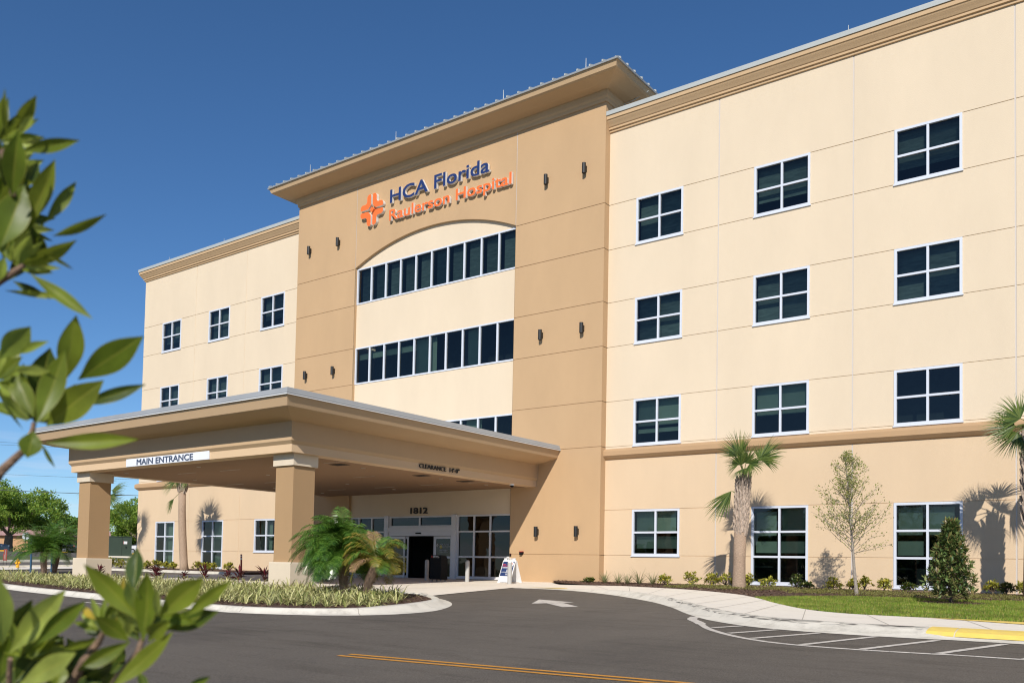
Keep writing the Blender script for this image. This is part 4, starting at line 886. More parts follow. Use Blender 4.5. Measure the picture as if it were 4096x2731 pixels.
dup(t0, (-158, 22, 1.2), 2.6, 'background tree behind the gap left of the oak trunk', 'trees behind the houses', 1.0)
dup(t0, (-150, 58, 1.2), 4.0, 'background tree behind the pink roof next to the wing', 'trees behind the houses', 1.1)
dup(t0, (-165, 8, 1.2), .6, 'background tree beyond the blue car at the left edge', 'trees behind the houses', 1.1)
dup(t0, (-132, 46, 1.2), 5.2, 'background tree right behind the green cabinet', 'trees behind the houses', .9)
for i in range(9):
    X = -78+i*17+rnd(-3, 3); dup(t0, (X, -92+rnd(-6, 6), T(0, -60)), i*1.1, 'tree across the road behind the viewpoint, seen only mirrored in the ground floor glass', 'trees across the road mirrored in the glass', rnd(1.25, 1.6))
# young sparse tree
random.seed(31)
x, y = -7.66, -4.1; z = T(x, y)+.1; t = thing('young_oak', 'young sparse tree with pale trunk standing before the wall between two windows', 'tree', (x, y, z))
b = MB(); tips = []; base = Vector((x, y, z-.1)); tr = [base, base+Vector((-.08, 0, .8)), base+Vector((-.14, 0, 1.6)), base+Vector((-.22, 0, 2.6)), base+Vector((-.3, 0, 3.6)), base+Vector((-.36, 0, 4.1)), base+Vector((-.38, .02, 4.42))]
b.tube(tr, [.062, .045, .04, .028, .018, .011, .006], 8, cap=False)
for i in range(64):
    h_ = 1.35+2.95*(i/64)**1.15; q = base+Vector((-.14-.08*(h_-1.6), 0, h_)); a = i*2.4+rnd(-.3, .3); e = rnd(.3, .8)+.3*(i/64)
    l_ = (1.6*(1-(i/72)**1.0)+.2)*rnd(.45, 1.15)
    limb(b, q, Vector((math.cos(a)*math.cos(e), math.sin(a)*math.cos(e), math.sin(e))), l_*.62, .011, 1, tips, .1, .6, 5, (1, 3), .62)
b.build('branches', PALEBARK, t)
f = MB()
for q, d in tips:
    for j in range(random.choice((0, 2, 3, 5))): quadleaf(f, q+rdir()*.09, (d+rdir()*.9).normalized(), rdir(), rnd(.05, .085), .036)
f.build('leaves', leafmat('young_leaves', [(.20, .25, .06), (.36, .36, .12), (.13, .17, .04)], .5, .3), t)
# magnolia
random.seed(33)
x, y = -4.52, -7.15; z = T(x, y)+.12; t = thing('magnolia', 'dense conical dark green shrub with glossy leaves standing on the lawn', 'shrub', (x, y, z))
b = MB(); b.tube([(x, y, z-.1), (x, y, z+1.0), (x-.03, y, z+2.1)], [.04, .028, .008], 8); tw = []
for i in range(230):
    h_ = .22+1.85*(i/230)**1.05; r = .80*(1-(h_/2.30))**.95*rnd(.55, 1.05)*(1 if h_ > .5 else .7+.6*h_); a = i*2.4+rnd(-.3, .3); p = Vector((x, y, z+h_-r*.35)); q = Vector((x+r*math.cos(a), y+r*math.sin(a), z+h_+r*.12)); b.tube([p, q], [.007, .004], 4, cap=False); tw.append((q, (q-p).normalized()))
    tw.append((p.lerp(q, .6), (q-p).normalized()))
b.build('stem', BARK, t); f = MB()
for q, d in tw:
    for j in range(8):
        dd = (d*.5+rdir()*.9+Vector((0, 0, .35))).normalized(); l_ = rnd(.11, .18); up = (Vector((0, 0, 1))+rdir()*.5).normalized(); s_ = dd.cross(up).normalized(); nn = s_.cross(dd)
        m_ = q+dd*l_*.5-nn*l_*.06; f.raw([q, m_+s_*l_*.21, q+dd*l_, m_-s_*l_*.21], [(0, 1, 2, 3)])
f.build('foliage', leafmat('magnolia_leaves', [(.06, .10, .03), (.11, .18, .05), (.19, .26, .08), (.22, .16, .06), (.08, .14, .04)], .38, .12, spec=.45), t)
b = MB()
for i in range(500): a = rnd(0, 6.28); r = .75*math.sqrt(random.random()); X, Y = x+r*math.cos(a)*1.15, y+r*math.sin(a); quadleaf(b, Vector((X, Y, T(X, Y)+.13+.05*(1-r))), Vector((math.cos(a*7), math.sin(a*7), rnd(-.1, .3))).normalized(), Vector((0, 0, 1)), rnd(.05, .1), .03)
b.face([(x+.8*math.cos(i*.3), y+.66*math.sin(i*.3), T(x, y+.66*math.sin(i*.3))+.135) for i in range(21)]); mb_ = b.build('mulch_ring', MULCH); mb_['kind'] = 'structure'

# croton and other wall shrubs
CROT = leafmat('croton_leaves', [(.07, .12, .02), (.42, .40, .05), (.62, .56, .10), (.14, .20, .03), (.55, .50, .08)], .45, .25)
CROD = leafmat('green_shrub_leaves', [(.03, .06, .012), (.06, .10, .02), (.22, .22, .04)], .45, .2)
def shrub(label, x, y, z, r, h_, lm, seed, name='croton_shrub', cat='shrub', group=None, n=34, ll=.13):
    random.seed(seed); t = thing(name, label, cat, (x, y, z), group); b = MB(); f = MB()
    for i in range(n):
        a = i*2.4; e = rnd(.3, 1.35); d = Vector((math.cos(a)*math.cos(e), math.sin(a)*math.cos(e), math.sin(e))); l_ = rnd(.55, 1); q = Vector((x, y, z))+Vector((d.x*r, d.y*r, d.z*h_))*l_
        b.tube([(x, y, z-.05), (x+d.x*.03, y+d.y*.03, z+.05), q], .006, 4, cap=False)
        for j in range(9):
            dd = (d*.5+rdir()+Vector((0, 0, .3))).normalized(); l2 = ll*rnd(.6, 1.1); s_ = dd.cross(Vector((0, 0, 1))+rdir()*.4).normalized(); nn = s_.cross(dd)
            f.raw([q, q+dd*l2*.5+s_*l2*.24-nn*.008, q+dd*l2-nn*.02, q+dd*l2*.5-s_*l2*.24-nn*.008], [(0, 1, 2, 3)])
    b.build('stems', BARK, t); f.build('foliage', lm, t); return t
RC = [(-15.56, .26, .34, 0, 'small yellow shrub at the right end of the row of grassy clumps'), (-14.46, .36, .44, 0, 'round yellow-green shrub between the first window and the boot-covered palm'),
 (-13.62, .30, .40, 0, 'yellow shrub immediately left of the palm trunk, left one of a touching pair'), (-13.1, .32, .46, 0, 'yellow shrub immediately left of the palm trunk, right one of a touching pair'),
 (-12.25, .22, .42, 0, 'yellow shrub half hidden just right of the palm trunk'), (-11.5, .32, .38, 0, 'yellow shrub below the left pane of the tall window by the palm'), (-10.5, .28, .44, 1, 'darker green shrub below the right pane of the tall window by the palm'),
 (-10.15, .24, .22, 1, 'low green shrub at the right foot of the tall window by the palm'), (-9.26, .30, .34, 0, 'sparse yellow shrub left of the young pale-trunked tree'), (-8.6, .16, .30, 0, 'yellow shrub right behind the young tree trunk'), (-8.22, .22, .40, 0, 'yellow shrub just right of the young tree trunk'),
 (-7.6, .24, .36, 0, 'yellow-green shrub at the left edge of the tall window behind the conical shrub'), (-6.84, .26, .22, 1, 'low dark shrub below the tall window behind the conical shrub'), (-4.45, .24, .36, 0, 'green and yellow shrub right of the conical shrub, first of three'), (-4.08, .22, .30, 1, 'round darker shrub right of the conical shrub, middle of three'), (-3.62, .22, .36, 0, 'yellow shrub at the right edge of the frame by the wall')]
for i, (x, r, h_, k, l_) in enumerate(RC): shrub(l_, x, -1.2, T(x, -1.2)+.12+(.03 if x > -9 else 0), r*1.15, h_*1.12, CROD if k else CROT, 100+i, group='small shrubs along the right wing')
LC = [(-54.4, .45, .62, 'tall yellow shrub beside the far column plinth'), (-53.36, .36, .5, 'yellow shrub in front of the grass under the green cabinet'), (-52.1, .34, .5, 'yellow shrub below the right side of the green cabinet'), (-50.3, .3, .42, 'yellow shrub below the left edge of the first tall window'), (-49.3, .38, .55, 'tallest yellow shrub below the leftmost ground window'), (-48.3, .3, .42, 'yellow shrub at the right foot of the leftmost ground window'), (-47.5, .3, .42, 'yellow shrub left of the leaning smooth palm trunk'),
 (-45.0, .38, .45, 'yellow shrub just right of the smooth palm trunk'), (-44.3, .3, .42, 'yellow shrub below the left side of the middle ground window'), (-43.6, .3, .42, 'yellow shrub below the right side of the middle ground window'), (-42.1, .32, .45, 'yellow shrub left of the red marker post')]
for i, (x, r, h_, l_) in enumerate(LC): shrub(l_, x, -1.8, T(x, -1.8)+.13, r, h_, CROT, 140+i, group='yellow shrubs along the left wing', ll=.16)
shrub('low dark green shrub at the tower corner left of the grassy clumps', -18.85, -1.3, T(0, -1.2)+.1, .3, .16, CROD, 170, 'low_shrub')
# red cordylines
TI = leafmat('cordyline_leaves', [(.10, .012, .018), (.16, .02, .03), (.05, .012, .014), (.08, .03, .02)], .4, .2)
def cordyline(label, x, y, h_, seed):
    random.seed(seed); z = T(x, y)+.10; t = thing('cordyline', label, 'red-leaved plant', (x, y, z), 'dark red plants in the island'); f = MB(); b = MB(); b.tube([(x, y, z-.05), (x, y, z+h_*.55)], .02, 6); b.build('stem', BARK, t)
    for i in range(26):
        a = i*2.4; e = rnd(.2, 1.35); d = Vector((math.cos(a)*math.cos(e), math.sin(a)*math.cos(e), math.sin(e))); p = Vector((x, y, z+h_*rnd(.15, .55))); l_ = h_*rnd(.35, .55); s_ = d.cross(Vector((0, 0, 1))).normalized()*.035; m_ = p+d*l_*.5; tip = p+d*l_-Vector((0, 0, l_*.18))
        f.raw([p, m_+s_, tip, m_-s_], [(0, 1, 2, 3)])
    f.build('foliage', TI, t)
for i, (x, y, h_, l_) in enumerate([(-32.75, -14.2, .85, 'tallest dark red plant, just right of the far column plinth'), (-32.04, -12.3, .82, 'dark red plant in the island below the leftmost ground window, left of a pair'), (-31.5, -12.6, .78, 'dark red plant in the island below the leftmost ground window, right of a pair'), (-30.1, -12.3, .60, 'low dark red plant in line with the smooth palm trunk'),
    (-28.81, -12.3, .88, 'dark red plant below the middle ground window'), (-27.38, -12.3, .74, 'dark red plant left of the red marker post'), (-25.91, -12.9, .86, 'dark red plant right of the red marker post'), (-24.9, -12.6, .95, 'dark red plant touching the left side of the near column plinth')]): cordyline(l_, x, y, h_, 200+i)
# strap-leaved clumps
LILY = leafmat('lily_blades', [(.10, .13, .035), (.52, .51, .19), (.78, .73, .38), (.17, .22, .05), (.66, .62, .28), (.28, .34, .08)], .55, .25)
LILG = leafmat('grassy_blades', [(.16, .19, .08), (.30, .31, .15), (.10, .13, .05), (.38, .37, .20)], .55, .25)
def clump(f, x, y, z, h_, n, wd=.022, lean=.9):
    for i in range(n):
        a = rnd(0, 6.283); e = rnd(.45, 1.35); l_ = h_*rnd(.7, 1.25); c, s_ = math.cos(a), math.sin(a); p = Vector((x+c*.03, y+s_*.03, z)); sd = Vector((-s_, c, 0))*wd*rnd(.6, 1)
        P = []; d = Vector((c*math.cos(e), s_*math.cos(e), math.sin(e))); q = p
        for k in range(4): P.append(q.copy()); q = q+d*l_/3; d = (d-Vector((0, 0, .33*lean))).normalized()
        wv = (.7, 1, .8, .08); f.raw([P[k]+sd*wv[k]*s2 for k in range(4) for s2 in (-.5, .5)], [(0, 1, 3, 2), (2, 3, 5, 4), (4, 5, 7, 6)])
for i, (x, l_) in enumerate([(-18.22, 'grassy clump against the tower corner, leftmost of five'), (-17.61, 'grassy clump by the wing wall, second from the tower'), (-17.18, 'smaller grassy clump by the wing wall, middle of five'), (-16.67, 'tallest grassy clump by the wing wall, fourth from the tower'), (-16.09, 'grassy clump by the wing wall next to a small yellow shrub')]):
    random.seed(220+i); f = MB(); z = T(x, -1.2)+.1; clump(f, x, -1.2, z, (.5, .46, .42, .62, .5)[i], 70, .02); o_ = f.build('grass_clump', LILG); tag(o_, l_, 'ornamental grass', 'grassy clumps by the tower corner')
random.seed(9); f = MB(); keep = offset_loop(loop, 1.25); n_ = 0
def blocked(x, y): return any(x0-.95 < x < x0+.12 and -13.55 < y < -12.45 for x0 in (-22.505, -35.156)) or math.hypot(x+18.1, y+15.2) < .12
yy = -20.0
while yy < -9:
    xx = -56.5
    while xx < -13:
        X, Y = xx+rnd(-.14, .14), yy+rnd(-.14, .14)
        if inside(X, Y, keep) and not blocked(X, Y) and not (X > -15.3 and Y < -17.6 and random.random() < .5):
            clump(f, X, Y, T(X, Y)+.09, rnd(.38, .58), 13 if X > -34 else 10, .036 if X > -34 else .045, 1.9); n_ += 1
        xx += .36 if xx > -34 else .46
    yy += .36
o_ = f.build('variegated_lily_bed', LILY); o_['kind'] = 'stuff'; o_['label'] = 'bed of cream striped grassy leaves filling the kerbed island'; o_['category'] = 'ground cover'
# chips on mulch
random.seed(12)
def chips(name, pg, n, off, bb, m):
    f = MB(); k = 0
    while k < n:
        X, Y = rnd(bb[0], bb[1]), rnd(bb[2], bb[3])
        if inside(X, Y, pg):
            a = rnd(0, 6.28); quadleaf(f, Vector((X, Y, T(X, Y)+off+rnd(0, .02))), Vector((math.cos(a), math.sin(a), rnd(-.4, .4))).normalized(), (Vector((0, 0, 1))+rdir()*.7).normalized(), rnd(.04, .12), rnd(.015, .04)); k += 1
    o_ = f.build(name, m); o_['kind'] = 'stuff'; return o_
CHIP = leafmat('bark_chips', [(.045, .022, .014), (.10, .05, .03), (.17, .10, .065), (.06, .03, .02), (.24, .17, .12)], .9, 0)
edge = [p for p in isl_in if p[1] < -15 or p[0] > -17]
o_ = chips('bark_mulch', isl_in, 9000, .10, (-34, -13.4, -20, -12), CHIP); o_['label'] = 'brown bark mulch along the island kerb'; o_['category'] = 'mulch'
o_ = chips('bark_mulch', [p for p in bed], 9000, .11, (-21, -2, -13, 0), CHIP); o_['label'] = 'brown bark mulch along the foot of the right wing'; o_['category'] = 'mulch'
# sprawling ground cover before the wall
f = MB(); random.seed(14)
for k in range(260):
    X = rnd(-14.6, -2.5); Y = rnd(-4.7, -2.0) if X > -10 else rnd(-3.6, -1.6)
    if inside(X, Y, bed) and not inside(X, Y, lawn):
        for j in range(60):
            a = rnd(0, 6.28); r = rnd(0, .32); quadleaf(f, Vector((X+r*math.cos(a), Y+r*math.sin(a)*.7, T(X, Y)+.12+rnd(0, .06))), (rdir()+Vector((0, 0, .5))).normalized(), rdir(), rnd(.03, .06), .025)
o_ = f.build('sprawling_ground_cover', leafmat('ground_cover_leaves', [(.10, .12, .03), (.22, .22, .06), (.14, .12, .04), (.30, .27, .08)], .6, .25)); o_['kind'] = 'stuff'; o_['label'] = 'sparse olive creeping plants on the mulch before the right wing'; o_['category'] = 'ground cover'
# lawn
f = MB(); random.seed(15); k = 0
while k < 60000:
    X, Y = rnd(-9.6, 1.5), rnd(-13, -4.9)
    if inside(X, Y, lawn) and math.hypot((X+4.52)/.8, (Y+7.15)/.66) > 1:
        a = rnd(0, 6.28); h_ = rnd(.03, .065); d = Vector((rnd(-.35, .35), rnd(-.35, .35), 1))*h_; s_ = Vector((math.cos(a), math.sin(a), 0))*.009; p = Vector((X, Y, T(X, Y)+.124)); f.raw([p-s_, p+s_, p+d], [(0, 1, 2)]); k += 1
def lawnmat():
    m = leafmat('grass_blades', [(.10, .19, .015), (.18, .27, .025), (.14, .23, .02), (.38, .33, .09), (.16, .25, .02)], .6, .3, noise=1.3); return m
o_ = f.build('lawn_grass', lawnmat()); o_['kind'] = 'stuff'; o_['label'] = 'mown green lawn between the pavement and the wing'; o_['category'] = 'grass'

# palms
FAN = leafmat('fan_palm_leaves', [(.05, .095, .022), (.10, .16, .035), (.20, .25, .06), (.035, .07, .02)], .4, .3, spec=.45)
def fan(mb, org, hub, d, R_, side=None, spread=2.0, droop=.5, n=42):
    org, hub, d = Vector(org), Vector(hub), Vector(d).normalized(); R_ = R_*1.1
    mb.tube([org, org.lerp(hub, .5)+Vector((0, 0, .04)), hub], [.022, .014, .010], 5)
    up = Vector(side).normalized() if side else Vector((0, 0, 1)); s_ = d.cross(up).normalized(); 
    for i in range(n):
        a = (i/(n-1)-.5)*2*spread*.62; l_ = R_*(1-.22*(abs(a)/spread)**2)*rnd(.9, 1.05)
        dd = (d*math.cos(a)+s_*math.sin(a)+up*rnd(-.06, .06)).normalized(); ps = []; q = hub+d*.0; cur = dd.copy(); wd = R_*.021
        nn = d.cross(s_).normalized(); sd = dd.cross(nn).normalized()
        for k in range(5):
            ps.append(q.copy()); q = q+cur*l_/4; cur = (cur+Vector((0, 0, -droop*(.06+.26*k*k/3)))+rdir()*.06).normalized()
        wv = (.5, 1.25, .9, .45, .05)
        mb.raw([ps[k]+sd*wd*wv[k]*t_+nn*wd*.35*(0 if abs(t_) > .5 else 1)*wv[k] for k in range(5) for t_ in (-.8, 0, .8)], [(k*3+j, k*3+j+1, k*3+j+4, k*3+j+3) for k in range(4) for j in (0, 1)])
def boots(mb, x0, y0, z0, x1, z1, r, n):
    for i in range(n):
        t_ = i/n; a = i*2.4; zz = z0+(z1-z0)*t_; x = x0+(x1-x0)*t_; o_ = Vector((math.cos(a), math.sin(a), 0)); p = Vector((x, y0, zz))+o_*r*.78; q = p+o_*r*.42+Vector((0, 0, .30)); s_ = Vector((-o_.y, o_.x, 0))
        for k in (-1, 1):
            tip = q+s_*k*.085; mb.tube([p+s_*k*.05-Vector((0, 0, .06)), p.lerp(tip, .55)+o_*.015, tip], [.048, .034, .022], 5)
# palm with boots before the right wing
random.seed(41)
x, y = -12.02, -2.6; z = T(x, y)+.1
t = thing('cabbage_palm', 'stout fan palm with criss-cross leaf bases on its trunk, before the right wing', 'palm tree', (x, y, z))
b = MB(); b.tube([(x, y, z-.1), (x, y, z+.15), (x+.01, y, z+1.0), (x+.03, y, z+1.95)], [.26, .225, .205, .21], 20); b.build('trunk', PTRUNK, t, smooth=True)
b = MB(); b.tube([(x+.03, y, z+1.9), (x+.08, y, z+2.6), (x+.13, y, z+3.95)], [.20, .22, .12], 14); boots(b, x+.04, y, z+1.9, x+.14, z+3.80, .215, 70); b.build('leaf_bases', BOOT, t)
def fans(par, lst, seed):
    random.seed(seed)
    for q in lst:
        b = MB(); fan(b, *q[:4], **(q[4] if len(q) > 4 else {})); b.build('frond', FAN, par)
TOPP = (x+.14, y, 4.05)
fans(t, [(TOPP, (-11.98, y-.1, 4.72), (-.45, -.1, 1), .88, dict(side=(-.2, -1, 0), droop=.25, spread=1.7)), (TOPP, (-11.25, y-.05, 4.62), (1, -.1, .35), .88, dict(side=(.1, -.9, .4), droop=.45, spread=1.8)),
  (TOPP, (-11.72, y-.22, 4.45), (.35, -.3, .75), .72, dict(side=(0, -1, .3), droop=.8)), (TOPP, (-11.55, y-.28, 4.42), (.8, -.4, -.1), .78, dict(side=(0, -.8, .6), droop=.8)),
  (TOPP, (-11.45, y+.3, 4.62), (.5, .4, .5), .75, dict(side=(.1, -.9, .4), droop=.8)), (TOPP, (-12.1, y+.15, 4.5), (-.6, .3, .1), .6, dict(side=(0, -.9, .5), droop=1.0)),
  ((x-.1, y-.12, 3.42), (x-.22, y-.24, 3.5), (-.75, -.2, -1.0), 1.15, dict(side=(-.5, -1, .2), droop=.25, spread=1.15, n=34)), (TOPP, (-11.8, y-.3, 4.25), (.15, -.5, -.3), .55, dict(side=(0, -1, .3), droop=.9)), (TOPP, (-11.9, y-.2, 4.4), (-.1, -.4, .6), .6, dict(side=(0, -1, .2), droop=.7))], 42)
# smooth leaning palm before the left wing
x, y = -44.95, -2.7; z = T(x, y)+.1
t = thing('cabbage_palm', 'slender smooth-trunked fan palm seen through the canopy before the left wing', 'palm tree', (x, y, z))
b = MB(); b.tube([(x, y, z-.1), (x-.1, y, z+.4), (x-.32, y, z+2.0), (x-.45, y, z+3.4), (x-.5, y, 4.75)], [.27, .22, .215, .205, .20], 18); b.build('trunk', PTRUNK, t, smooth=True)
b = MB(); b.tube([(x-.5, y, 4.7), (x-.5, y, 5.35)], [.23, .16], 12); boots(b, x-.5, y, 4.62, x-.5, 5.2, .27, 20); b.build('leaf_bases', BOOT, t)
tp_ = (x-.5, y, 5.15)
fans(t, [(tp_, (x-.85, y-.2, 5.3), (-1, -.2, -.1), 1.05, dict(side=(0, -.9, .4), droop=.5)), (tp_, (x-.12, y-.2, 5.35), (1, -.1, 0), 1.05, dict(side=(0, -.9, .4), droop=.5)), (tp_, (x-.48, y-.1, 5.6), (.1, 0, 1), 1.1, dict(side=(.2, -1, 0), droop=.3)),
  (tp_, (x-.62, y-.2, 5.35), (-.3, -.4, -.6), .7, dict(side=(0, -.8, .5), droop=.8)),   ((x-.45, y-.1, 4.6), (x-1.0, y-.2, 4.25), (-.8, -.1, -1), .95, dict(side=(-.3, -1, .2), droop=.2, spread=1.2))], 43)
# palm mostly hidden by the far column
x, y = -53.35, -3.1; z = T(x, y)+.1
t = thing('cabbage_palm', 'fan palm whose crown peeps out on both sides of the far column', 'palm tree', (x, y, z))
b = MB(); b.tube([(x, y, z-.1), (x, y, z+2.5), (x, y, 4.7)], [.24, .2, .2], 14); b.build('trunk', PTRUNK, t, smooth=True)
tp_ = (x, y, 4.8)
fans(t, [(tp_, (x+.5, y+.3, 5.0), (.8, .5, .35), 1.0, dict(side=(0, -.7, .7), droop=.6)), (tp_, (x-.55, y-.4, 4.95), (-.8, -.6, 0), .95, dict(side=(0, -.7, .7), droop=.8)), (tp_, (x+.35, y+.1, 4.6), (.7, .5, -.7), 1.0, dict(side=(0, -.8, .5), droop=.5)), (tp_, (x, y, 5.3), (0, 0, 1), .9, dict(side=(.5, -1, 0), droop=.5)), (tp_, (x-.3, y-.3, 4.6), (-.5, -.5, -.6), .8, dict(side=(0, -.8, .5), droop=.5))], 44)
# palm at the right edge
x, y = -3.18, -3.0; z = T(x, y)+.1
t = thing('cabbage_palm', 'fan palm cut off by the right edge of the frame', 'palm tree', (x, y, z))
b = MB(); b.tube([(x, y, z-.1), (x, y, z+2.0)], [.25, .21], 16); b.build('trunk', PTRUNK, t, smooth=True)
b = MB(); b.tube([(x, y, z+1.9), (x, y, 4.9)], [.2, .13], 12); boots(b, x, y, z+2.0, x, 4.7, .25, 70); b.build('leaf_bases', BOOT, t)
tp_ = (x, y, 5.0)
fans(t, [(tp_, (x-.42, y-.1, 5.02), (-1, -.1, .15), .85, dict(side=(0, -.8, .6), droop=.5)), (tp_, (x-.28, y-.1, 5.25), (-.8, -.1, .6), .75, dict(side=(0, -1, .3), droop=.5)), (tp_, (x-.35, y-.15, 4.85), (-.55, -.1, -.8), .8, dict(side=(-.3, -1, .2), droop=.3)), (tp_, (x+.3, y-.3, 5.3), (.5, -.4, .8), .9, dict(side=(0, -1, 0), droop=.4)),
  (tp_, (x+.5, y, 5.0), (1, 0, 0), .9, dict(side=(0, -.7, .7), droop=.7)), (tp_, (x+.1, y-.5, 5.0), (.1, -1, -.1), .9, dict(side=(0, -.4, .9), droop=.9)), (tp_, (x-.1, y+.5, 5.1), (-.3, 1, 0), .9, dict(side=(0, .4, .9), droop=.8))], 45)
# feather (pygmy date) palms
DATEG = leafmat('date_palm_leaflets', [(.03, .08, .012), (.08, .19, .022), (.17, .30, .05), (.05, .12, .015), (.11, .24, .03)], .22, .3, spec=.9)
DATEY = leafmat('yellowing_leaflets', [(.22, .20, .03), (.30, .24, .03), (.12, .18, .03), (.38, .26, .06), (.09, .15, .025)], .38, .25, spec=.4)
DATEB = leafmat('brown_leaflets', [(.40, .24, .14), (.32, .20, .10), (.36, .26, .06)], .6, .2)
def frond(mb, p, az, el, L_, drop, ll, n=36, wd=.019, stiff=.75):
    p = Vector(p); d = Vector((math.cos(az)*math.cos(el), math.sin(az)*math.cos(el), math.sin(el))); ps = []; N_ = 12; ds = []
    for k in range(N_+1): ps.append(p.copy()); ds.append(d.copy()); p = p+d*L_/N_; d = (d+Vector((0, 0, -drop*(.3+1.4*k/N_)/N_))).normalized()
    mb.tube(ps, [.012*(1-.8*k/N_) for k in range(N_+1)], 4, cap=False)
    for i in range(n):
        t_ = .16+.84*i/(n-1); k = min(N_-1, int(t_*N_)); fr = t_*N_-k; q = ps[k].lerp(ps[k+1], fr); dd = ds[k]; sd = dd.cross(Vector((0, 0, 1)))
        if sd.length < .05: sd = Vector((math.sin(az), -math.cos(az), 0))
        sd.normalize(); l_ = ll*(math.sin(math.pi*min(1, .12+.88*t_))**.6*.8+.2)*rnd(.85, 1.1)
        for s_ in (-1, 1):
            e1 = (sd*s_*.85+dd*.6+Vector((0, 0, .12+rnd(-.1, .1)))).normalized(); e2 = (e1+Vector((0, 0, -stiff))).normalized(); w_ = dd*wd*.5
            a, m_, tip = q, q+e1*l_*.5, q+e1*l_*.5+e2*l_*.5; mb.raw([a-w_*.6, a+w_*.6, m_+w_, m_-w_, tip], [(0, 1, 2, 3), (3, 2, 4)])
def datepalm(label, base, crown, lst, tr=(.09, .13), lm=DATEG, extra=None, name='pygmy_date_palm', seed=1):
    random.seed(seed); t = thing(name, label, 'palm', base)
    b = MB(); B_, C_ = Vector(base), Vector(crown); ps = [B_-Vector((0, 0, .1)), B_.lerp(C_, .5)+Vector((-.04, 0, 0)), C_]; b.tube(ps, [tr[0], tr[1], tr[1]*.9], 14)
    for i in range(60):
        q = B_.lerp(C_, i/60); a = i*2.4; o_ = Vector((math.cos(a), math.sin(a), 0)); b.tube([q+o_*tr[0]*.8, q+o_*(tr[1]+.03)+Vector((0, 0, .05))], [.02, .008], 4)
    b.build('trunk', RTRUNK, t)
    for az, el, L_, dr, m_ in lst:
        b = MB(); frond(b, C_+Vector((math.cos(az)*.04, math.sin(az)*.04, rnd(-.03, .05))), az, el, L_, dr, rnd(.34, .42)); b.build('frond', m_ or lm, t)
    return t
random.seed(51); lst = []
for i in range(165):
    az = math.pi+.35+rnd(-1.9, 1.9) if i % 3 == 0 else rnd(0, 6.28); left = .5*(1-math.cos(az)); el = rnd(-.35, 1.4); lst.append((az, el, (rnd(1.05, 1.35)+.3*left)*(.9 if el > 1 else 1), 1.9+rnd(-.3, .5)+.6*(el > .8), None))
datepalm('windswept green date palm with drooping feathery fronds beside the near column', (-18.1, -15.15, T(0, -15.1)+.1), (-18.22, -15.15, 1.15), lst, seed=52)
random.seed(53); lst = []
for i in range(58):
    az = math.pi*.95+rnd(-1.5, 1.5) if i % 3 else rnd(0, 6.28); el = rnd(0, 1.35); left = .5*(1-math.cos(az)); lst.append((az, el, rnd(.65, .9)+.3*left, rnd(2.0, 3.2), DATEB if i in (3, 7, 12) else (DATEG if i % 4 == 0 else None)))
lst += [(0.1, 1.0, 1.15, 2.6, DATEG), (-.4, .9, 1.1, 3.0, None), (3.3, 1.2, 1.25, 2.4, None), (2.6, 1.25, 1.2, 2.2, DATEB)]
datepalm('yellowing date palm leaning right on a stout shaggy trunk', (-17.25, -15.25, T(0, -15.2)+.1), (-16.78, -15.25, .82), lst, tr=(.05, .125), lm=DATEY, seed=54)
for bx, by, cx, cz, sd, l_ in ((-48.1, -9.0, -48.25, 1.05, 55, 'low bushy date palm at far left, the nearer of two'), (-49.7, -7.7, -49.25, 1.35, 56, 'low bushy date palm at far left, the one closer to the far column')):
    random.seed(sd); lst = []
    for i in range(95): lst.append((rnd(0, 6.28), rnd(0, 1.4), rnd(1.3, 1.95), rnd(1.5, 2.3), None))
    datepalm(l_, (bx, by, T(bx, by)+.1), (cx, by, cz), lst, tr=(.13, .16), seed=sd+10)

# overhead cables
CB = mat('cable_black', (.02, .02, .022), .6)
for y0, z0_, z1_, r_, l_ in ((0, 8.4, 7.95, .03, 'thick dark overhead cable, lowest of those crossing behind the far column'), (0, 9.95, 9.6, .012, 'thin overhead wire midway up the sky at far left'), (0, 13.05, 12.9, .012, 'upper thin overhead wire of the close pair at far left'), (0, 12.8, 12.65, .012, 'lower thin overhead wire of the close pair at far left')):
    b = MB(); A_, B_ = Vector((-120, -17, z0_+.2)), Vector((-50, 47, z1_-.3)); b.tube([A_.lerp(B_, i/24)+Vector((0, 0, -1.0*4*(i/24)*(1-i/24))) for i in range(25)], r_, 5); o_ = b.build('overhead_cable', CB); tag(o_, l_, 'cable', 'overhead cables')

# ================================================================ FOREGROUND SHRUB
def veined(m):
    n = m.node_tree.nodes; l = m.node_tree.links.new; p = n['Principled BSDF']; src = p.inputs['Base Color'].links[0].from_socket
    a = n.new('ShaderNodeAttribute'); a.attribute_name = 'vein'; x = n.new('ShaderNodeMixRGB'); x.inputs[2].default_value = (.42, .40, .07, 1); mu = n.new('ShaderNodeMath'); mu.operation = 'POWER'; mu.inputs[1].default_value = 2.2; mv = n.new('ShaderNodeMath'); mv.operation = 'MULTIPLY'; mv.inputs[1].default_value = .75
    l(a.outputs['Fac'], mu.inputs[0]); l(mu.outputs[0], mv.inputs[0]); l(mv.outputs[0], x.inputs[0]); l(src, x.inputs[1]); l(x.outputs[0], p.inputs['Base Color']); return m
FL = [veined(leafmat('bay_leaf_'+n_, c, .42, tr_, spec=.35, noise=18)) for n_, c, tr_ in (('mid', [(.11, .16, .014), (.20, .245, .025)], .40), ('light', [(.25, .33, .05), (.34, .40, .08)], .45), ('dark', [(.04, .07, .010), (.07, .105, .014)], .25), ('yellow', [(.55, .36, .03), (.50, .40, .06)], .4), ('red', [(.30, .07, .02), (.28, .05, .02)], .4))]
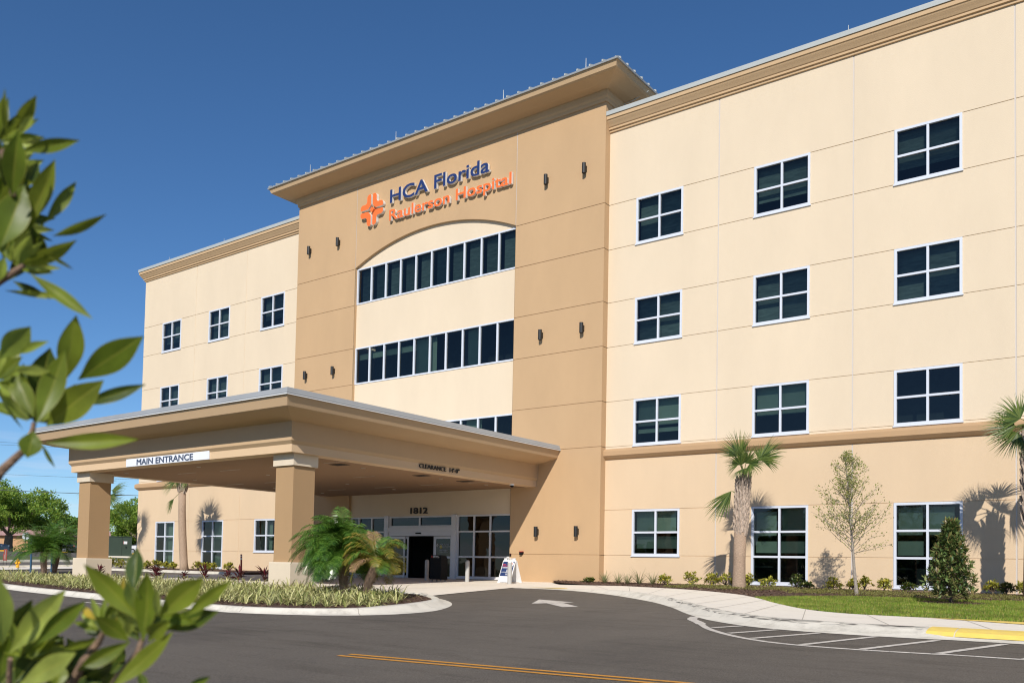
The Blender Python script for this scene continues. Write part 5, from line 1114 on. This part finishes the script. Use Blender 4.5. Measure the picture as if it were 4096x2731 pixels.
LEAVES=[(-1.1426,-31.2721,1.2881,-1.1138,-31.2883,1.3347,0.007,0),
(-1.145,-31.2627,1.3036,-1.0969,-31.2594,1.334,0.0159,0),
(-1.1194,-31.2676,1.2903,-1.0953,-31.2616,1.3089,0.0099,1),
(-1.2664,-31.2287,1.338,-1.2796,-31.2206,1.4041,0.0159,2),
(-1.1583,-31.2447,1.2974,-1.1176,-31.2399,1.2972,0.0075,1),
(-1.1458,-31.2517,1.282,-1.0715,-31.2176,1.2887,0.0159,0),
(-1.1337,-31.2666,1.2163,-1.0975,-31.2779,1.2818,0.0258,0),
(-1.1486,-31.2716,1.1545,-1.1507,-31.2459,1.2418,0.0377,0),
(-1.178,-31.2481,1.1676,-1.1677,-31.2229,1.2533,0.0258,0),
(-1.1582,-31.2368,1.1936,-1.1065,-31.2299,1.2689,0.0238,0),
(-1.2031,-31.2231,1.2609,-1.1937,-31.2106,1.2962,0.0159,2),
(-1.1362,-31.2255,1.1966,-1.1242,-31.194,1.2587,0.0149,0),
(-1.1373,-31.2146,1.1839,-1.0539,-31.1897,1.2018,0.0123,0),
(-1.1553,-31.2466,1.1412,-1.1049,-31.1998,1.1767,0.0189,0),
(-1.1498,-31.2498,1.1372,-1.1126,-31.2527,1.1687,0.0179,1),
(-1.1175,-31.2286,1.1492,-1.0636,-31.2234,1.1251,0.0083,0),
(-1.1636,-31.2286,1.15,-1.1655,-31.2032,1.1451,0.006,4),
(-1.1398,-31.2387,1.1294,-1.0629,-31.1975,1.0706,0.0159,0),
(-1.1883,-31.2473,1.1144,-1.124,-31.1959,1.1071,0.0083,0),
(-1.2519,-31.211,1.148,-1.2329,-31.1708,1.1312,0.0119,2),
(-1.1676,-31.262,1.119,-1.154,-31.2633,1.1461,0.0139,1),
(-1.2392,-31.2225,1.1426,-1.1976,-31.2026,1.194,0.0218,2),
(-1.2138,-31.242,1.2567,-1.1874,-31.244,1.312,0.0218,2),
(-1.2216,-31.1942,1.1602,-1.1931,-31.2154,1.2081,0.0278,2),
(-1.2089,-31.2422,1.161,-1.2013,-31.2317,1.2089,0.0298,2),
(-1.1539,-31.2638,1.019,-1.1233,-31.2432,1.0593,0.0289,1),
(-1.1466,-31.2445,1.0281,-1.1039,-31.229,1.0415,0.0109,1),
(-1.1344,-31.1945,1.0006,-1.099,-31.1998,1.0799,0.0304,0),
(-1.0851,-31.2012,0.997,-0.9994,-31.1668,1.0466,0.034,0),
(-1.1305,-31.2159,0.9408,-1.056,-31.1841,0.9959,0.0365,0),
(-1.1488,-31.1647,0.9768,-1.0923,-31.107,1.0087,0.017,2),
(-1.114,-31.2258,0.9169,-1.0217,-31.1553,0.9239,0.0194,0),
(-1.2235,-31.1771,0.9287,-1.1807,-31.1789,0.8949,0.0061,2),
(-1.191,-31.2166,0.9407,-1.1957,-31.2476,0.9868,0.0043,2),
(-1.1509,-31.2218,0.9524,-1.1734,-31.2351,1.0054,0.0228,0),
(-1.1877,-31.2025,0.9712,-1.1593,-31.2018,1.0464,0.0365,2),
(-1.1331,-31.2552,1.0031,-1.0925,-31.2312,1.0034,0.0134,1),
(-1.1039,-31.2401,0.9383,-1.0862,-31.2185,1.0301,0.0289,0),
(-1.2662,-31.215,1.033,-1.2669,-31.1796,0.9923,0.0273,2),
(-1.1421,-31.2173,0.9461,-1.1582,-31.1962,0.9695,0.0085,1),
(-1.1052,-31.2425,0.9291,-1.0948,-31.2533,0.8946,0.0255,0),
(-1.1658,-31.2182,0.9574,-1.2014,-31.2285,1.013,0.0182,0),
(-1.1985,-31.197,0.9601,-1.2041,-31.171,1.0141,0.0304,2),
(-1.2244,-31.2015,0.9781,-1.2533,-31.2036,1.0403,0.0273,2),
(-0.9701,-31.1707,0.6801,-0.9446,-31.1838,0.7624,0.0247,0),
(-0.9836,-31.1707,0.7055,-1.0079,-31.2248,0.7695,0.0247,0),
(-1.0493,-31.1386,0.7355,-1.0709,-31.1232,0.791,0.0229,2),
(-0.9764,-31.1743,0.7147,-0.9547,-31.2028,0.7511,0.0159,1),
(-0.9411,-31.1691,0.7111,-0.8784,-31.1543,0.7567,0.0282,0),
(-0.9561,-31.1247,0.7089,-0.9014,-31.1003,0.7532,0.0159,0),
(-0.9646,-31.1671,0.6881,-0.9181,-31.1691,0.7063,0.0203,0),
(-0.9964,-31.1402,0.7101,-0.9507,-31.1147,0.6998,0.015,0),
(-1.0132,-31.1223,0.6903,-0.9274,-31.0982,0.7148,0.0247,2),
(-0.9424,-31.1692,0.7102,-0.9206,-31.1847,0.7436,0.0092,1),
(-1.0048,-31.1677,0.6777,-1.0126,-31.2067,0.7083,0.0203,0),
(-1.0239,-31.1421,0.675,-1.0376,-31.1577,0.7032,0.0141,2),
(-1.0116,-31.2063,0.7045,-1.0517,-31.1996,0.7161,0.0088,3),
(-1.0661,-31.1679,0.681,-1.0848,-31.1835,0.6966,0.0148,2),
(-1.0344,-31.184,0.7043,-1.013,-31.1795,0.7247,0.0097,0),
(-1.0346,-31.1679,0.7001,-1.0235,-31.1673,0.7561,0.0088,3),
(-0.9787,-31.1809,0.6801,-1.0208,-31.2212,0.6458,0.0185,0),
(-0.9874,-31.2001,0.625,-0.9208,-31.1632,0.694,0.0203,0),
(-1.0103,-31.2043,0.6823,-1.065,-31.2159,0.6663,0.0109,0),
(-1.1302,-31.2493,0.6596,-1.072,-31.2128,0.7377,0.0291,1),
(-1.1629,-31.2472,0.6799,-1.1111,-31.2337,0.7246,0.0291,2),
(-1.0991,-31.2708,0.6729,-1.079,-31.2867,0.754,0.0247,1),
(-1.0682,-31.2485,0.6728,-1.0413,-31.204,0.725,0.0221,0),
(-1.0772,-31.2597,0.6281,-0.9925,-31.2379,0.6696,0.0265,1),
(-1.1453,-31.2518,0.6289,-1.1381,-31.2467,0.6787,0.0247,0),
(-1.1856,-31.1916,0.666,-1.1358,-31.1673,0.7071,0.0221,2),
(-1.1717,-31.1869,0.6456,-1.1591,-31.1692,0.6685,0.0176,2),
(-1.136,-31.1679,0.6356,-1.1258,-31.1455,0.6751,0.0176,2),
(-1.0868,-31.152,0.6104,-1.0446,-31.1579,0.6374,0.0168,2),
(-1.0259,-31.1273,0.6048,-1.0558,-31.1238,0.6329,0.0106,2),
(-0.963,-31.1168,0.6192,-0.961,-31.0845,0.6323,0.0106,0),
(-1.1672,-31.2245,0.619,-1.1448,-31.2003,0.6618,0.0318,2),
(-1.2148,-31.2249,0.6069,-1.1955,-31.2039,0.645,0.0318,2),
(-1.1668,-31.1878,0.608,-1.126,-31.1596,0.6396,0.0265,2),
(-1.0738,-31.2182,0.6201,-1.0804,-31.2127,0.6492,0.0212,0),
(-1.1064,-31.1836,0.6098,-1.0978,-31.1465,0.622,0.0229,2),
(-1.0221,-31.1599,0.6824,-0.9875,-31.1736,0.7186,0.0124,1),
(-1.0027,-31.1439,0.6756,-1.0191,-31.1228,0.6936,0.0106,1),
(-1.1182,-31.1625,0.6103,-1.0567,-31.1582,0.6452,0.0212,2),
(-1.1871,-31.1978,0.6299,-1.1395,-31.1979,0.677,0.0265,2),
(-1.2545,-31.0833,0.5877,-1.2893,-31.0933,0.6041,0.0225,2),
(-1.2776,-31.0791,0.6179,-1.2841,-31.1196,0.643,0.0163,2),
(-1.2526,-31.1092,0.5822,-1.2349,-31.0862,0.6041,0.025,2),
(-1.3014,-31.1586,0.5747,-1.2476,-31.1609,0.6068,0.0214,2),
(-1.2892,-31.1255,0.6012,-1.2775,-31.0993,0.6242,0.0175,2),
(-1.309,-31.1285,0.6343,-1.2707,-31.114,0.6645,0.017,2),
(-1.2487,-31.116,0.6167,-1.2363,-31.1428,0.6496,0.0259,2),
(-1.3114,-31.1095,0.5688,-1.2768,-31.1238,0.6079,0.0248,2),
(-1.2789,-31.0861,0.62,-1.2682,-31.1103,0.6616,0.0204,2),
(-1.2645,-31.0947,0.6233,-1.3094,-31.0998,0.6478,0.0195,2),
(-1.2957,-31.1055,0.6341,-1.3032,-31.1173,0.6689,0.021,2),
(-1.3943,-31.1581,0.6125,-1.3771,-31.1392,0.6352,0.0239,2),
(-1.3123,-31.101,0.588,-1.3099,-31.1203,0.6309,0.0208,2),
(-1.2794,-31.0863,0.5768,-1.2577,-31.0861,0.612,0.0176,2),
(-1.2692,-31.1258,0.6284,-1.3133,-31.1301,0.6446,0.0243,2),
(-1.3197,-31.145,0.5939,-1.3554,-31.1411,0.6273,0.0171,2),
(-1.3195,-31.1735,0.5911,-1.3567,-31.1692,0.6176,0.0164,2),
(-1.2731,-31.0956,0.5774,-1.2426,-31.078,0.6108,0.0177,2),
(-1.3098,-31.1175,0.566,-1.294,-31.0963,0.601,0.0173,2),
(-1.2729,-31.1096,0.592,-1.2555,-31.0928,0.6145,0.0255,2),
(-1.267,-31.0882,0.5843,-1.3063,-31.0817,0.6096,0.0194,2),
(-1.2538,-31.0956,0.6082,-1.225,-31.119,0.6524,0.019,2),
(-1.3783,-31.1477,0.5912,-1.3669,-31.1339,0.625,0.0198,2),
(-1.3594,-31.1614,0.6286,-1.3072,-31.1418,0.6507,0.0254,2),
(-1.3789,-31.1622,0.6132,-1.3718,-31.1906,0.6529,0.0251,2),
(-1.354,-31.1507,0.6113,-1.3305,-31.1332,0.6267,0.0241,2),
(-1.2236,-31.1022,0.6212,-1.2059,-31.1085,0.6515,0.0171,2),
(-1.37,-31.162,0.6282,-1.356,-31.1364,0.6407,0.0251,2),
(-1.302,-31.1084,0.5647,-1.2849,-31.0818,0.5885,0.0218,2),
(-1.2763,-31.1381,0.6026,-1.2749,-31.1688,0.6365,0.021,2),
(-1.2518,-31.1009,0.6191,-1.2476,-31.1121,0.6581,0.0248,2),
(-1.2973,-31.1491,0.6353,-1.2526,-31.1476,0.6549,0.0258,2),
(-1.2787,-31.0896,0.5746,-1.2721,-31.1152,0.6095,0.0209,2),
(-1.2615,-31.1017,0.5652,-1.2611,-31.078,0.6003,0.0256,2),
(-1.2557,-31.1045,0.5954,-1.2872,-31.1205,0.6203,0.0253,2),
(-1.2807,-31.0814,0.5899,-1.3175,-31.1,0.6108,0.0187,2),
(-1.3588,-31.1362,0.5659,-1.3722,-31.1188,0.5945,0.0245,2),
(-1.2902,-31.0786,0.5844,-1.261,-31.0735,0.62,0.0215,2),
(-1.3465,-31.1761,0.5845,-1.3205,-31.186,0.6234,0.0222,2),
(-1.3947,-31.157,0.5727,-1.3838,-31.1264,0.5937,0.0173,2),
(-1.2783,-31.1451,0.6384,-1.2658,-31.1211,0.6631,0.0224,2),
(-1.3845,-31.1678,0.5971,-1.4241,-31.1761,0.62,0.0251,2),
(-1.3649,-31.1364,0.6026,-1.3717,-31.1253,0.6281,0.0203,2),
(-1.2598,-31.0986,0.6152,-1.2187,-31.0993,0.654,0.0232,2),
(-1.3647,-31.1772,0.5704,-1.346,-31.1568,0.5867,0.0238,2),
(-1.2381,-31.1129,0.6167,-1.2109,-31.1165,0.6478,0.0213,2),
(-1.3917,-31.208,1.1489,-1.3769,-31.2294,1.1914,0.0157,2),
(-1.3674,-31.2355,1.3303,-1.3185,-31.2324,1.3123,0.0225,2),
(-1.3787,-31.2152,1.2726,-1.3339,-31.2149,1.2492,0.017,2),
(-1.2994,-31.2146,1.2975,-1.3092,-31.1997,1.3551,0.0226,2),
(-1.3453,-31.2337,1.1875,-1.3249,-31.2605,1.211,0.0165,2),
(-1.3887,-31.2137,1.3114,-1.3447,-31.2092,1.2872,0.018,2),
(-1.3344,-31.2334,1.1216,-1.3413,-31.2088,1.1192,0.0233,2),
(-1.3165,-31.2179,1.2001,-1.2975,-31.2088,1.2063,0.0166,2),
(-1.3636,-31.209,1.2476,-1.3276,-31.2252,1.2965,0.0221,2),
(-1.3728,-31.2301,1.3316,-1.3647,-31.2423,1.3804,0.0166,2),
(-1.3872,-31.2079,1.206,-1.3485,-31.2047,1.1925,0.0179,2),
(-1.3703,-31.238,1.3357,-1.316,-31.2376,1.334,0.0229,2),
(-1.3562,-31.2228,1.1925,-1.3412,-31.2286,1.236,0.0181,2),
(-1.3454,-31.2259,1.3489,-1.3312,-31.2509,1.3717,0.0212,2),
(-1.3605,-31.2235,1.2374,-1.3176,-31.22,1.2296,0.0232,2),
(-1.3397,-31.2141,1.2245,-1.3447,-31.1992,1.278,0.0151,2),
(-1.3528,-31.2404,1.3707,-1.3671,-31.2457,1.4186,0.0186,2),
(-1.3927,-31.2203,1.305,-1.3577,-31.2182,1.3323,0.0231,2),
(-1.2264,-31.2488,1.3182,-1.281,-31.2661,1.3572,0.0118,1),
(-1.2525,-31.2377,1.3305,-1.2507,-31.2702,1.364,0.0094,0),
(-1.2446,-31.2402,1.3277,-1.2234,-31.2632,1.3627,0.0093,1),
(-1.205,-31.2555,1.3106,-1.1679,-31.2687,1.3488,0.0121,0),
(-1.3106,-31.2122,1.3574,-1.2987,-31.2069,1.417,0.0101,2),
(-1.2644,-31.2302,1.3369,-1.2326,-31.2234,1.3659,0.0097,2),
(-1.2146,-31.2501,1.3146,-1.1496,-31.2399,1.3398,0.0109,0),
(-1.2388,-31.2399,1.325,-1.1753,-31.2206,1.3446,0.0105,0),
(-1.243,-31.2378,1.3259,-1.2233,-31.1901,1.3455,0.0142,0),
(-1.229,-31.2435,1.3193,-1.1949,-31.2105,1.3198,0.0093,1),
(-1.1972,-31.2387,1.1555,-1.2546,-31.25,1.212,0.0143,0),
(-1.2299,-31.2243,1.1664,-1.2215,-31.2538,1.2234,0.0133,1),
(-1.1977,-31.2378,1.1563,-1.2263,-31.2437,1.2188,0.0139,0),
(-1.2483,-31.216,1.1725,-1.2271,-31.2338,1.2197,0.012,1),
(-1.2716,-31.2058,1.18,-1.2678,-31.2104,1.238,0.016,2),
(-1.2033,-31.2342,1.1584,-1.1947,-31.2268,1.2169,0.0137,0),
(-1.1967,-31.2367,1.1564,-1.1526,-31.2367,1.2029,0.0143,1),
(-1.2984,-31.1928,1.1884,-1.2436,-31.1761,1.2396,0.0144,2),
(-1.2361,-31.2191,1.1685,-1.1932,-31.2055,1.198,0.0108,0),
(-1.1877,-31.2394,1.1529,-1.1207,-31.2332,1.168,0.0108,1),
(-1.1995,-31.2342,1.1563,-1.1485,-31.2203,1.1679,0.0141,0),
(-1.3185,-31.1832,1.1935,-1.2648,-31.1522,1.2052,0.0117,2),
(-1.1889,-31.2386,1.1524,-1.1124,-31.2246,1.1514,0.0105,0),
(-1.2467,-31.2138,1.1699,-1.1882,-31.1853,1.1597,0.0146,0),
(-1.1914,-31.2374,1.1526,-1.1315,-31.205,1.1441,0.0103,1),
(-1.2101,-31.2295,1.1581,-1.1387,-31.2116,1.1375,0.0136,0),
(-1.2255,-31.2533,1.2159,-1.2048,-31.2737,1.2646,0.012,1),
(-1.3139,-31.2173,1.2478,-1.3216,-31.2161,1.3218,0.0179,2),
(-1.2693,-31.2346,1.2319,-1.2374,-31.2298,1.2923,0.018,0),
(-1.3207,-31.2138,1.2503,-1.3118,-31.1964,1.3271,0.0123,2),
(-1.3105,-31.2172,1.2465,-1.2578,-31.197,1.3021,0.016,2),
(-1.257,-31.2389,1.2274,-1.2351,-31.2071,1.3038,0.0161,0),
(-1.3188,-31.2135,1.2493,-1.2941,-31.1732,1.3101,0.0181,2),
(-1.3407,-31.2044,1.2569,-1.2775,-31.1651,1.3062,0.0119,2),
(-1.2266,-31.2502,1.2153,-1.1771,-31.2137,1.2317,0.0128,1),
(-1.341,-31.2038,1.2556,-1.2857,-31.1422,1.2639,0.0184,2),
(-1.2566,-31.238,1.225,-1.2086,-31.1788,1.2184,0.0168,1),
(-1.3079,-31.2173,1.2428,-1.2463,-31.163,1.2161,0.012,2),
(-1.2399,-31.2403,1.279,-1.2643,-31.2497,1.3406,0.0122,0),
(-1.2591,-31.2317,1.2872,-1.2306,-31.2434,1.3234,0.0111,0),
(-1.2599,-31.2306,1.2877,-1.2501,-31.2161,1.3543,0.0147,1),
(-1.2237,-31.2455,1.273,-1.2284,-31.2305,1.3245,0.0158,0),
(-1.2632,-31.2288,1.2889,-1.2342,-31.2115,1.3391,0.0122,0),
(-1.2307,-31.2416,1.2755,-1.1917,-31.2117,1.3216,0.0143,1),
(-1.2502,-31.2332,1.2827,-1.2139,-31.1943,1.3105,0.0169,1),
(-1.2654,-31.2268,1.2883,-1.1921,-31.2107,1.2817,0.0115,1),
(-1.2392,-31.2375,1.277,-1.1932,-31.2147,1.2662,0.0156,0),
(-1.2142,-31.2009,0.9559,-1.2797,-31.2363,0.9839,0.014,0),
(-1.2906,-31.1658,0.9686,-1.3,-31.2101,1.011,0.0127,2),
(-1.2868,-31.1677,0.9679,-1.3029,-31.1952,0.9969,0.0129,2),
(-1.1959,-31.2078,0.9552,-1.1968,-31.2323,0.9914,0.014,1),
(-1.1696,-31.2189,0.9517,-1.1994,-31.2242,1.0005,0.0143,0),
(-1.2727,-31.1716,0.9675,-1.2523,-31.1932,1.0401,0.0143,2),
(-1.193,-31.2079,0.9554,-1.1711,-31.2325,1.0158,0.0135,0),
(-1.199,-31.2044,0.9565,-1.1628,-31.2222,0.9908,0.0129,0),
(-1.2087,-31.1995,0.958,-1.2058,-31.196,1.0039,0.0147,0),
(-1.2528,-31.179,0.9646,-1.2514,-31.1598,1.0412,0.0103,2),
(-1.2098,-31.1974,0.9577,-1.178,-31.18,1.0082,0.0145,0),
(-1.2149,-31.195,0.9585,-1.1565,-31.1826,1.0158,0.0112,0),
(-1.207,-31.1979,0.9568,-1.1636,-31.1646,1.0066,0.0121,0),
(-1.2062,-31.198,0.9563,-1.1576,-31.1677,0.9932,0.0124,0),
(-1.2843,-31.1623,0.9676,-1.2768,-31.1269,0.993,0.0141,2),
(-1.1726,-31.2127,0.9502,-1.1428,-31.1743,0.9665,0.0159,0),
(-1.2596,-31.1731,0.9629,-1.1952,-31.1546,0.9704,0.0103,2),
(-1.2303,-31.2366,1.009,-1.2024,-31.2476,1.0428,0.0133,0),
(-1.2253,-31.2377,1.008,-1.1881,-31.2391,1.0535,0.0131,1),
(-1.2508,-31.2262,1.0125,-1.2436,-31.199,1.0631,0.0149,0),
(-1.2108,-31.2422,1.0045,-1.1514,-31.2384,1.0264,0.0161,0),
(-1.2302,-31.2335,1.0072,-1.1864,-31.213,1.0244,0.0136,1),
(-1.3397,-31.1878,1.0276,-1.3095,-31.1479,1.0537,0.0121,2),
(-1.2255,-31.2352,1.0045,-1.1786,-31.1978,1.0005,0.0141,1),
(-1.2062,-31.2434,0.9999,-1.1862,-31.217,0.9884,0.0132,0),
(-1.2425,-31.2287,1.0057,-1.1964,-31.2203,0.9813,0.0156,1),
(-1.2657,-31.2195,1.0092,-1.2669,-31.1874,0.9776,0.0129,0),
(-1.0365,-31.1383,0.6827,-1.0933,-31.15,0.688,0.0112,1),
(-1.0354,-31.1386,0.6836,-1.0952,-31.1562,0.7155,0.0123,1),
(-1.0189,-31.148,0.6854,-1.0265,-31.178,0.7213,0.0136,1),
(-1.0364,-31.1377,0.6839,-1.0437,-31.1696,0.7234,0.01,1),
(-1.1207,-31.0879,0.6765,-1.1181,-31.1219,0.722,0.0122,2),
(-1.1022,-31.0982,0.6784,-1.1407,-31.0972,0.7339,0.0118,2),
(-1.0528,-31.1266,0.6829,-1.0618,-31.1245,0.7325,0.01,1),
(-1.0202,-31.1457,0.6858,-1.028,-31.1439,0.7385,0.0122,0),
(-1.111,-31.0913,0.6775,-1.0802,-31.0877,0.7372,0.0111,2),
(-1.0107,-31.1502,0.6864,-0.9742,-31.1501,0.7337,0.011,1),
(-1.1158,-31.0878,0.6767,-1.0794,-31.0826,0.7125,0.0104,2),
(-1.0505,-31.126,0.6822,-1.0451,-31.0945,0.7094,0.0127,0),
(-1.0266,-31.1397,0.6838,-0.9671,-31.1226,0.7076,0.0137,1),
(-1.0163,-31.1457,0.6845,-0.9803,-31.1141,0.7007,0.0121,0),
(-1.0471,-31.1825,0.6898,-1.0701,-31.2024,0.6987,0.0086,0),
(-1.0473,-31.182,0.6905,-1.063,-31.1972,0.7089,0.0085,1),
(-1.121,-31.142,0.6848,-1.1554,-31.1525,0.7172,0.0098,2),
(-1.0685,-31.1695,0.6894,-1.094,-31.1695,0.7268,0.0103,1),
(-1.0539,-31.1764,0.6907,-1.0781,-31.1594,0.7281,0.0078,0),
(-1.0583,-31.1735,0.6902,-1.0718,-31.154,0.7231,0.0076,0),
(-1.0922,-31.1544,0.6868,-1.0806,-31.1345,0.713,0.0085,0),
(-1.0594,-31.1717,0.6889,-1.059,-31.1349,0.7043,0.0106,0),
(-1.0758,-31.1627,0.6874,-1.0583,-31.1443,0.6976,0.0083,0),
(-1.138,-31.2318,0.6526,-1.1505,-31.2754,0.6848,0.0146,0),
(-1.132,-31.2341,0.6538,-1.1782,-31.2432,0.6857,0.0165,0),
(-1.1604,-31.2213,0.6506,-1.2179,-31.23,0.686,0.0158,0),
(-1.1615,-31.2203,0.6508,-1.1843,-31.2408,0.7112,0.017,0),
(-1.1326,-31.2331,0.6541,-1.1252,-31.2526,0.7021,0.0124,1),
(-1.2505,-31.1792,0.6414,-1.2221,-31.1997,0.7098,0.0179,2),
(-1.2211,-31.1922,0.6445,-1.1846,-31.2082,0.7061,0.0163,2),
(-1.19,-31.2061,0.6478,-1.1853,-31.2001,0.7088,0.0136,1),
(-1.2138,-31.1947,0.645,-1.1891,-31.1881,0.6887,0.0135,2),
(-1.1711,-31.2138,0.6495,-1.1435,-31.1926,0.705,0.0176,1),
(-1.1722,-31.2129,0.6489,-1.1663,-31.1816,0.6794,0.0185,0),
(-1.1733,-31.2122,0.6486,-1.1173,-31.2016,0.678,0.0192,0),
(-1.1451,-31.2249,0.6515,-1.1282,-31.1935,0.6737,0.0174,0),
(-1.1528,-31.2212,0.6499,-1.1313,-31.1693,0.6592,0.0186,0),
(-1.1983,-31.1055,0.5995,-1.1575,-31.0825,0.6162,0.0173,2),
(-1.2487,-31.0986,0.5945,-1.2154,-31.0965,0.6194,0.0214,2),
(-1.1892,-31.1181,0.621,-1.1704,-31.1196,0.6561,0.0181,2),
(-1.3037,-31.1694,0.6128,-1.2536,-31.1569,0.6253,0.0199,2),
(-1.1854,-31.0872,0.6297,-1.1411,-31.0972,0.6601,0.0216,2),
(-1.2196,-31.1374,0.6194,-1.1764,-31.1336,0.6365,0.0232,2),
(-1.2148,-31.0845,0.6231,-1.1687,-31.0829,0.6444,0.0158,2),
(-1.2295,-31.0859,0.5954,-1.2075,-31.1133,0.63,0.0186,2),
(-1.3031,-31.1414,0.6133,-1.2626,-31.131,0.6301,0.0189,2),
(-1.1899,-31.1092,0.6276,-1.1916,-31.14,0.645,0.0215,2),
(-1.2373,-31.1078,0.5743,-1.2538,-31.0885,0.6056,0.0196,2),
(-1.2222,-31.0983,0.6008,-1.214,-31.1057,0.6321,0.0215,2),
(-1.181,-31.0924,0.615,-1.1677,-31.079,0.6399,0.0161,2),
(-1.1735,-31.1143,0.5952,-1.1481,-31.0994,0.6031,0.0232,2),
(-1.2773,-31.1565,0.5751,-1.2883,-31.1396,0.5991,0.0179,2),
(-1.2257,-31.1011,0.6055,-1.2173,-31.1319,0.6254,0.0199,2),
(-1.2654,-31.1773,0.6064,-1.2627,-31.1791,0.63,0.0207,2),
(-1.1971,-31.1014,0.6057,-1.1943,-31.088,0.6261,0.0223,2),
(-1.2807,-31.1937,0.5909,-1.3028,-31.2147,0.6125,0.0224,2),
(-1.2804,-31.1672,0.6048,-1.3019,-31.1569,0.6371,0.0203,2),
(-1.2818,-31.1238,0.5789,-1.2567,-31.1033,0.5884,0.0214,2),
(-1.3399,-31.1706,0.5745,-1.3313,-31.1444,0.5872,0.0217,2),
(-1.2494,-31.1381,0.5693,-1.2274,-31.1109,0.5776,0.0167,2),
(-1.287,-31.1421,0.5721,-1.3274,-31.1403,0.5926,0.0194,2),
(-1.2944,-31.1884,0.6202,-1.3374,-31.1974,0.6315,0.0215,2),
(-1.2371,-31.1055,0.6267,-1.2549,-31.1014,0.6573,0.0156,2),
(-1.2373,-31.1507,0.5912,-1.2321,-31.1299,0.6063,0.02,2),
(-1.2545,-31.157,0.6228,-1.2496,-31.1752,0.6578,0.0195,2),
(-1.2196,-31.1031,0.5922,-1.221,-31.0885,0.6188,0.0216,2),
(-1.2736,-31.1484,0.6201,-1.3018,-31.1594,0.6367,0.0168,2),
(-1.2155,-31.0843,0.6274,-1.2153,-31.0864,0.6503,0.0223,2),
(-1.2145,-31.1171,0.576,-1.1768,-31.1092,0.6018,0.0228,2),
(-1.3299,-31.1696,0.5644,-1.381,-31.1822,0.5701,0.0167,2),
(-1.2315,-31.138,0.6119,-1.2585,-31.1598,0.6247,0.0161,2),
(-1.2863,-31.1373,0.566,-1.268,-31.1494,0.5944,0.0212,2),
(-1.2295,-31.1398,0.6199,-1.2565,-31.1268,0.6509,0.0161,2),
(-1.2261,-31.1386,0.5928,-1.1594,-31.1306,0.6124,0.02,2),
(-1.3302,-31.1888,0.6081,-1.2952,-31.1972,0.6336,0.017,2),
(-1.2905,-31.1846,0.6105,-1.2774,-31.2046,0.633,0.0225,2),
(-1.3104,-31.1567,0.5859,-1.2961,-31.1846,0.6099,0.017,2)]
random.seed(61)
camp = Vector((0, -31.746, .777))
t = thing('foreground_shrub', 'large glossy-leaved shrub framing the left side close to the camera', 'shrub', (-1.45, -31.2, T(0, -31.2)))
mbs = [MB() for _ in FL]; JJ = (-1, -.88, -.5, -.1, 0, .1, .5, .88, 1)
for mb in mbs: mb.vein = []
for bx, by, bz, tx, ty, tz, wd, c in LEAVES:
    p, q = Vector((bx, by, bz)), Vector((tx, ty, tz)); d = q-p; l_ = d.length; d.normalize(); view = (camp-(p+q)/2).normalized()
    n_ = (view+rdir()*.45); n_ = (n_-d*n_.dot(d)).normalized(); s_ = d.cross(n_); mb = mbs[c]; v = []; wd = wd*1.04
    cu = rnd(-.10, .10)*l_; fold = rnd(.15, .5); tw = rnd(-.35, .35)
    for k in range(13):
        u_ = k/12; ww = wd/2*max(.03, (math.sin(math.pi*u_**1.06)**1.02)*(1 if u_ < .93 else .8)); c_ = p+d*l_*u_+n_*cu*math.sin(math.pi*u_); a = tw*(u_-.5); s2 = s_*math.cos(a)+n_*math.sin(a)
        for j in JJ: v.append(c_+s2*ww*j+n_*(fold*ww*(abs(j)**1.3)+rnd(-.0003, .0003))); mb.vein.append(1 if j in (-1, 0, 1) else 0)
    mb.raw(v, [(k*9+j, k*9+j+1, (k+1)*9+j+1, (k+1)*9+j) for k in range(12) for j in range(8)])
for mb, m_, nm in zip(mbs, FL, ('mid_green_leaves', 'pale_leaves', 'dark_leaves', 'yellow_leaves', 'red_leaves')):
    o_ = mb.build(nm, m_, t, smooth=True); at_ = o_.data.attributes.new('vein', 'FLOAT', 'POINT'); at_.data.foreach_set('value', [float(q) for q in mb.vein])
b = MB(); z = T(0, -31.2)
ST = [[(-1.135,-31.229,.944),(-1.138,-31.231,.916),(-1.154,-31.242,.898),(-1.169,-31.252,.881),(-1.221,-31.262,.822),(-1.35,-31.2,.3),(-1.42,-31.2,z)],
 [(-1.143,-31.245,1.139),(-1.157,-31.255,1.127),(-1.198,-31.26,1.117),(-1.262,-31.269,1.09),(-1.38,-31.25,.6),(-1.44,-31.2,z)],
 [(-1.153,-31.257,1.224),(-1.163,-31.267,1.28),(-1.197,-31.268,1.284),(-1.242,-31.273,1.211),(-1.36,-31.27,.8),(-1.45,-31.2,z)],
 [(-.982,-31.164,.682),(-.987,-31.167,.664),(-1.024,-31.168,.633),(-1.097,-31.157,.574),(-1.231,-31.149,.397),(-1.4,-31.18,z)],
 [(-1.019,-31.192,.689),(-1.034,-31.19,.676),(-1.058,-31.195,.651),(-1.129,-31.183,.592),(-1.3,-31.17,.3),(-1.41,-31.19,z)],
 [(-1.118,-31.253,.654),(-1.163,-31.233,.594),(-1.279,-31.187,.437),(-1.43,-31.19,z)]]
for s_ in ST: b.tube(s_, [.003, .0042, .005, .006]+[.008+.002*i for i in range(len(s_)-4)], 8)
b.build('stems', mat('shrub_stem', (.22, .14, .09), .8, var=.3, vs=60, bump=.5, bs=200), t)
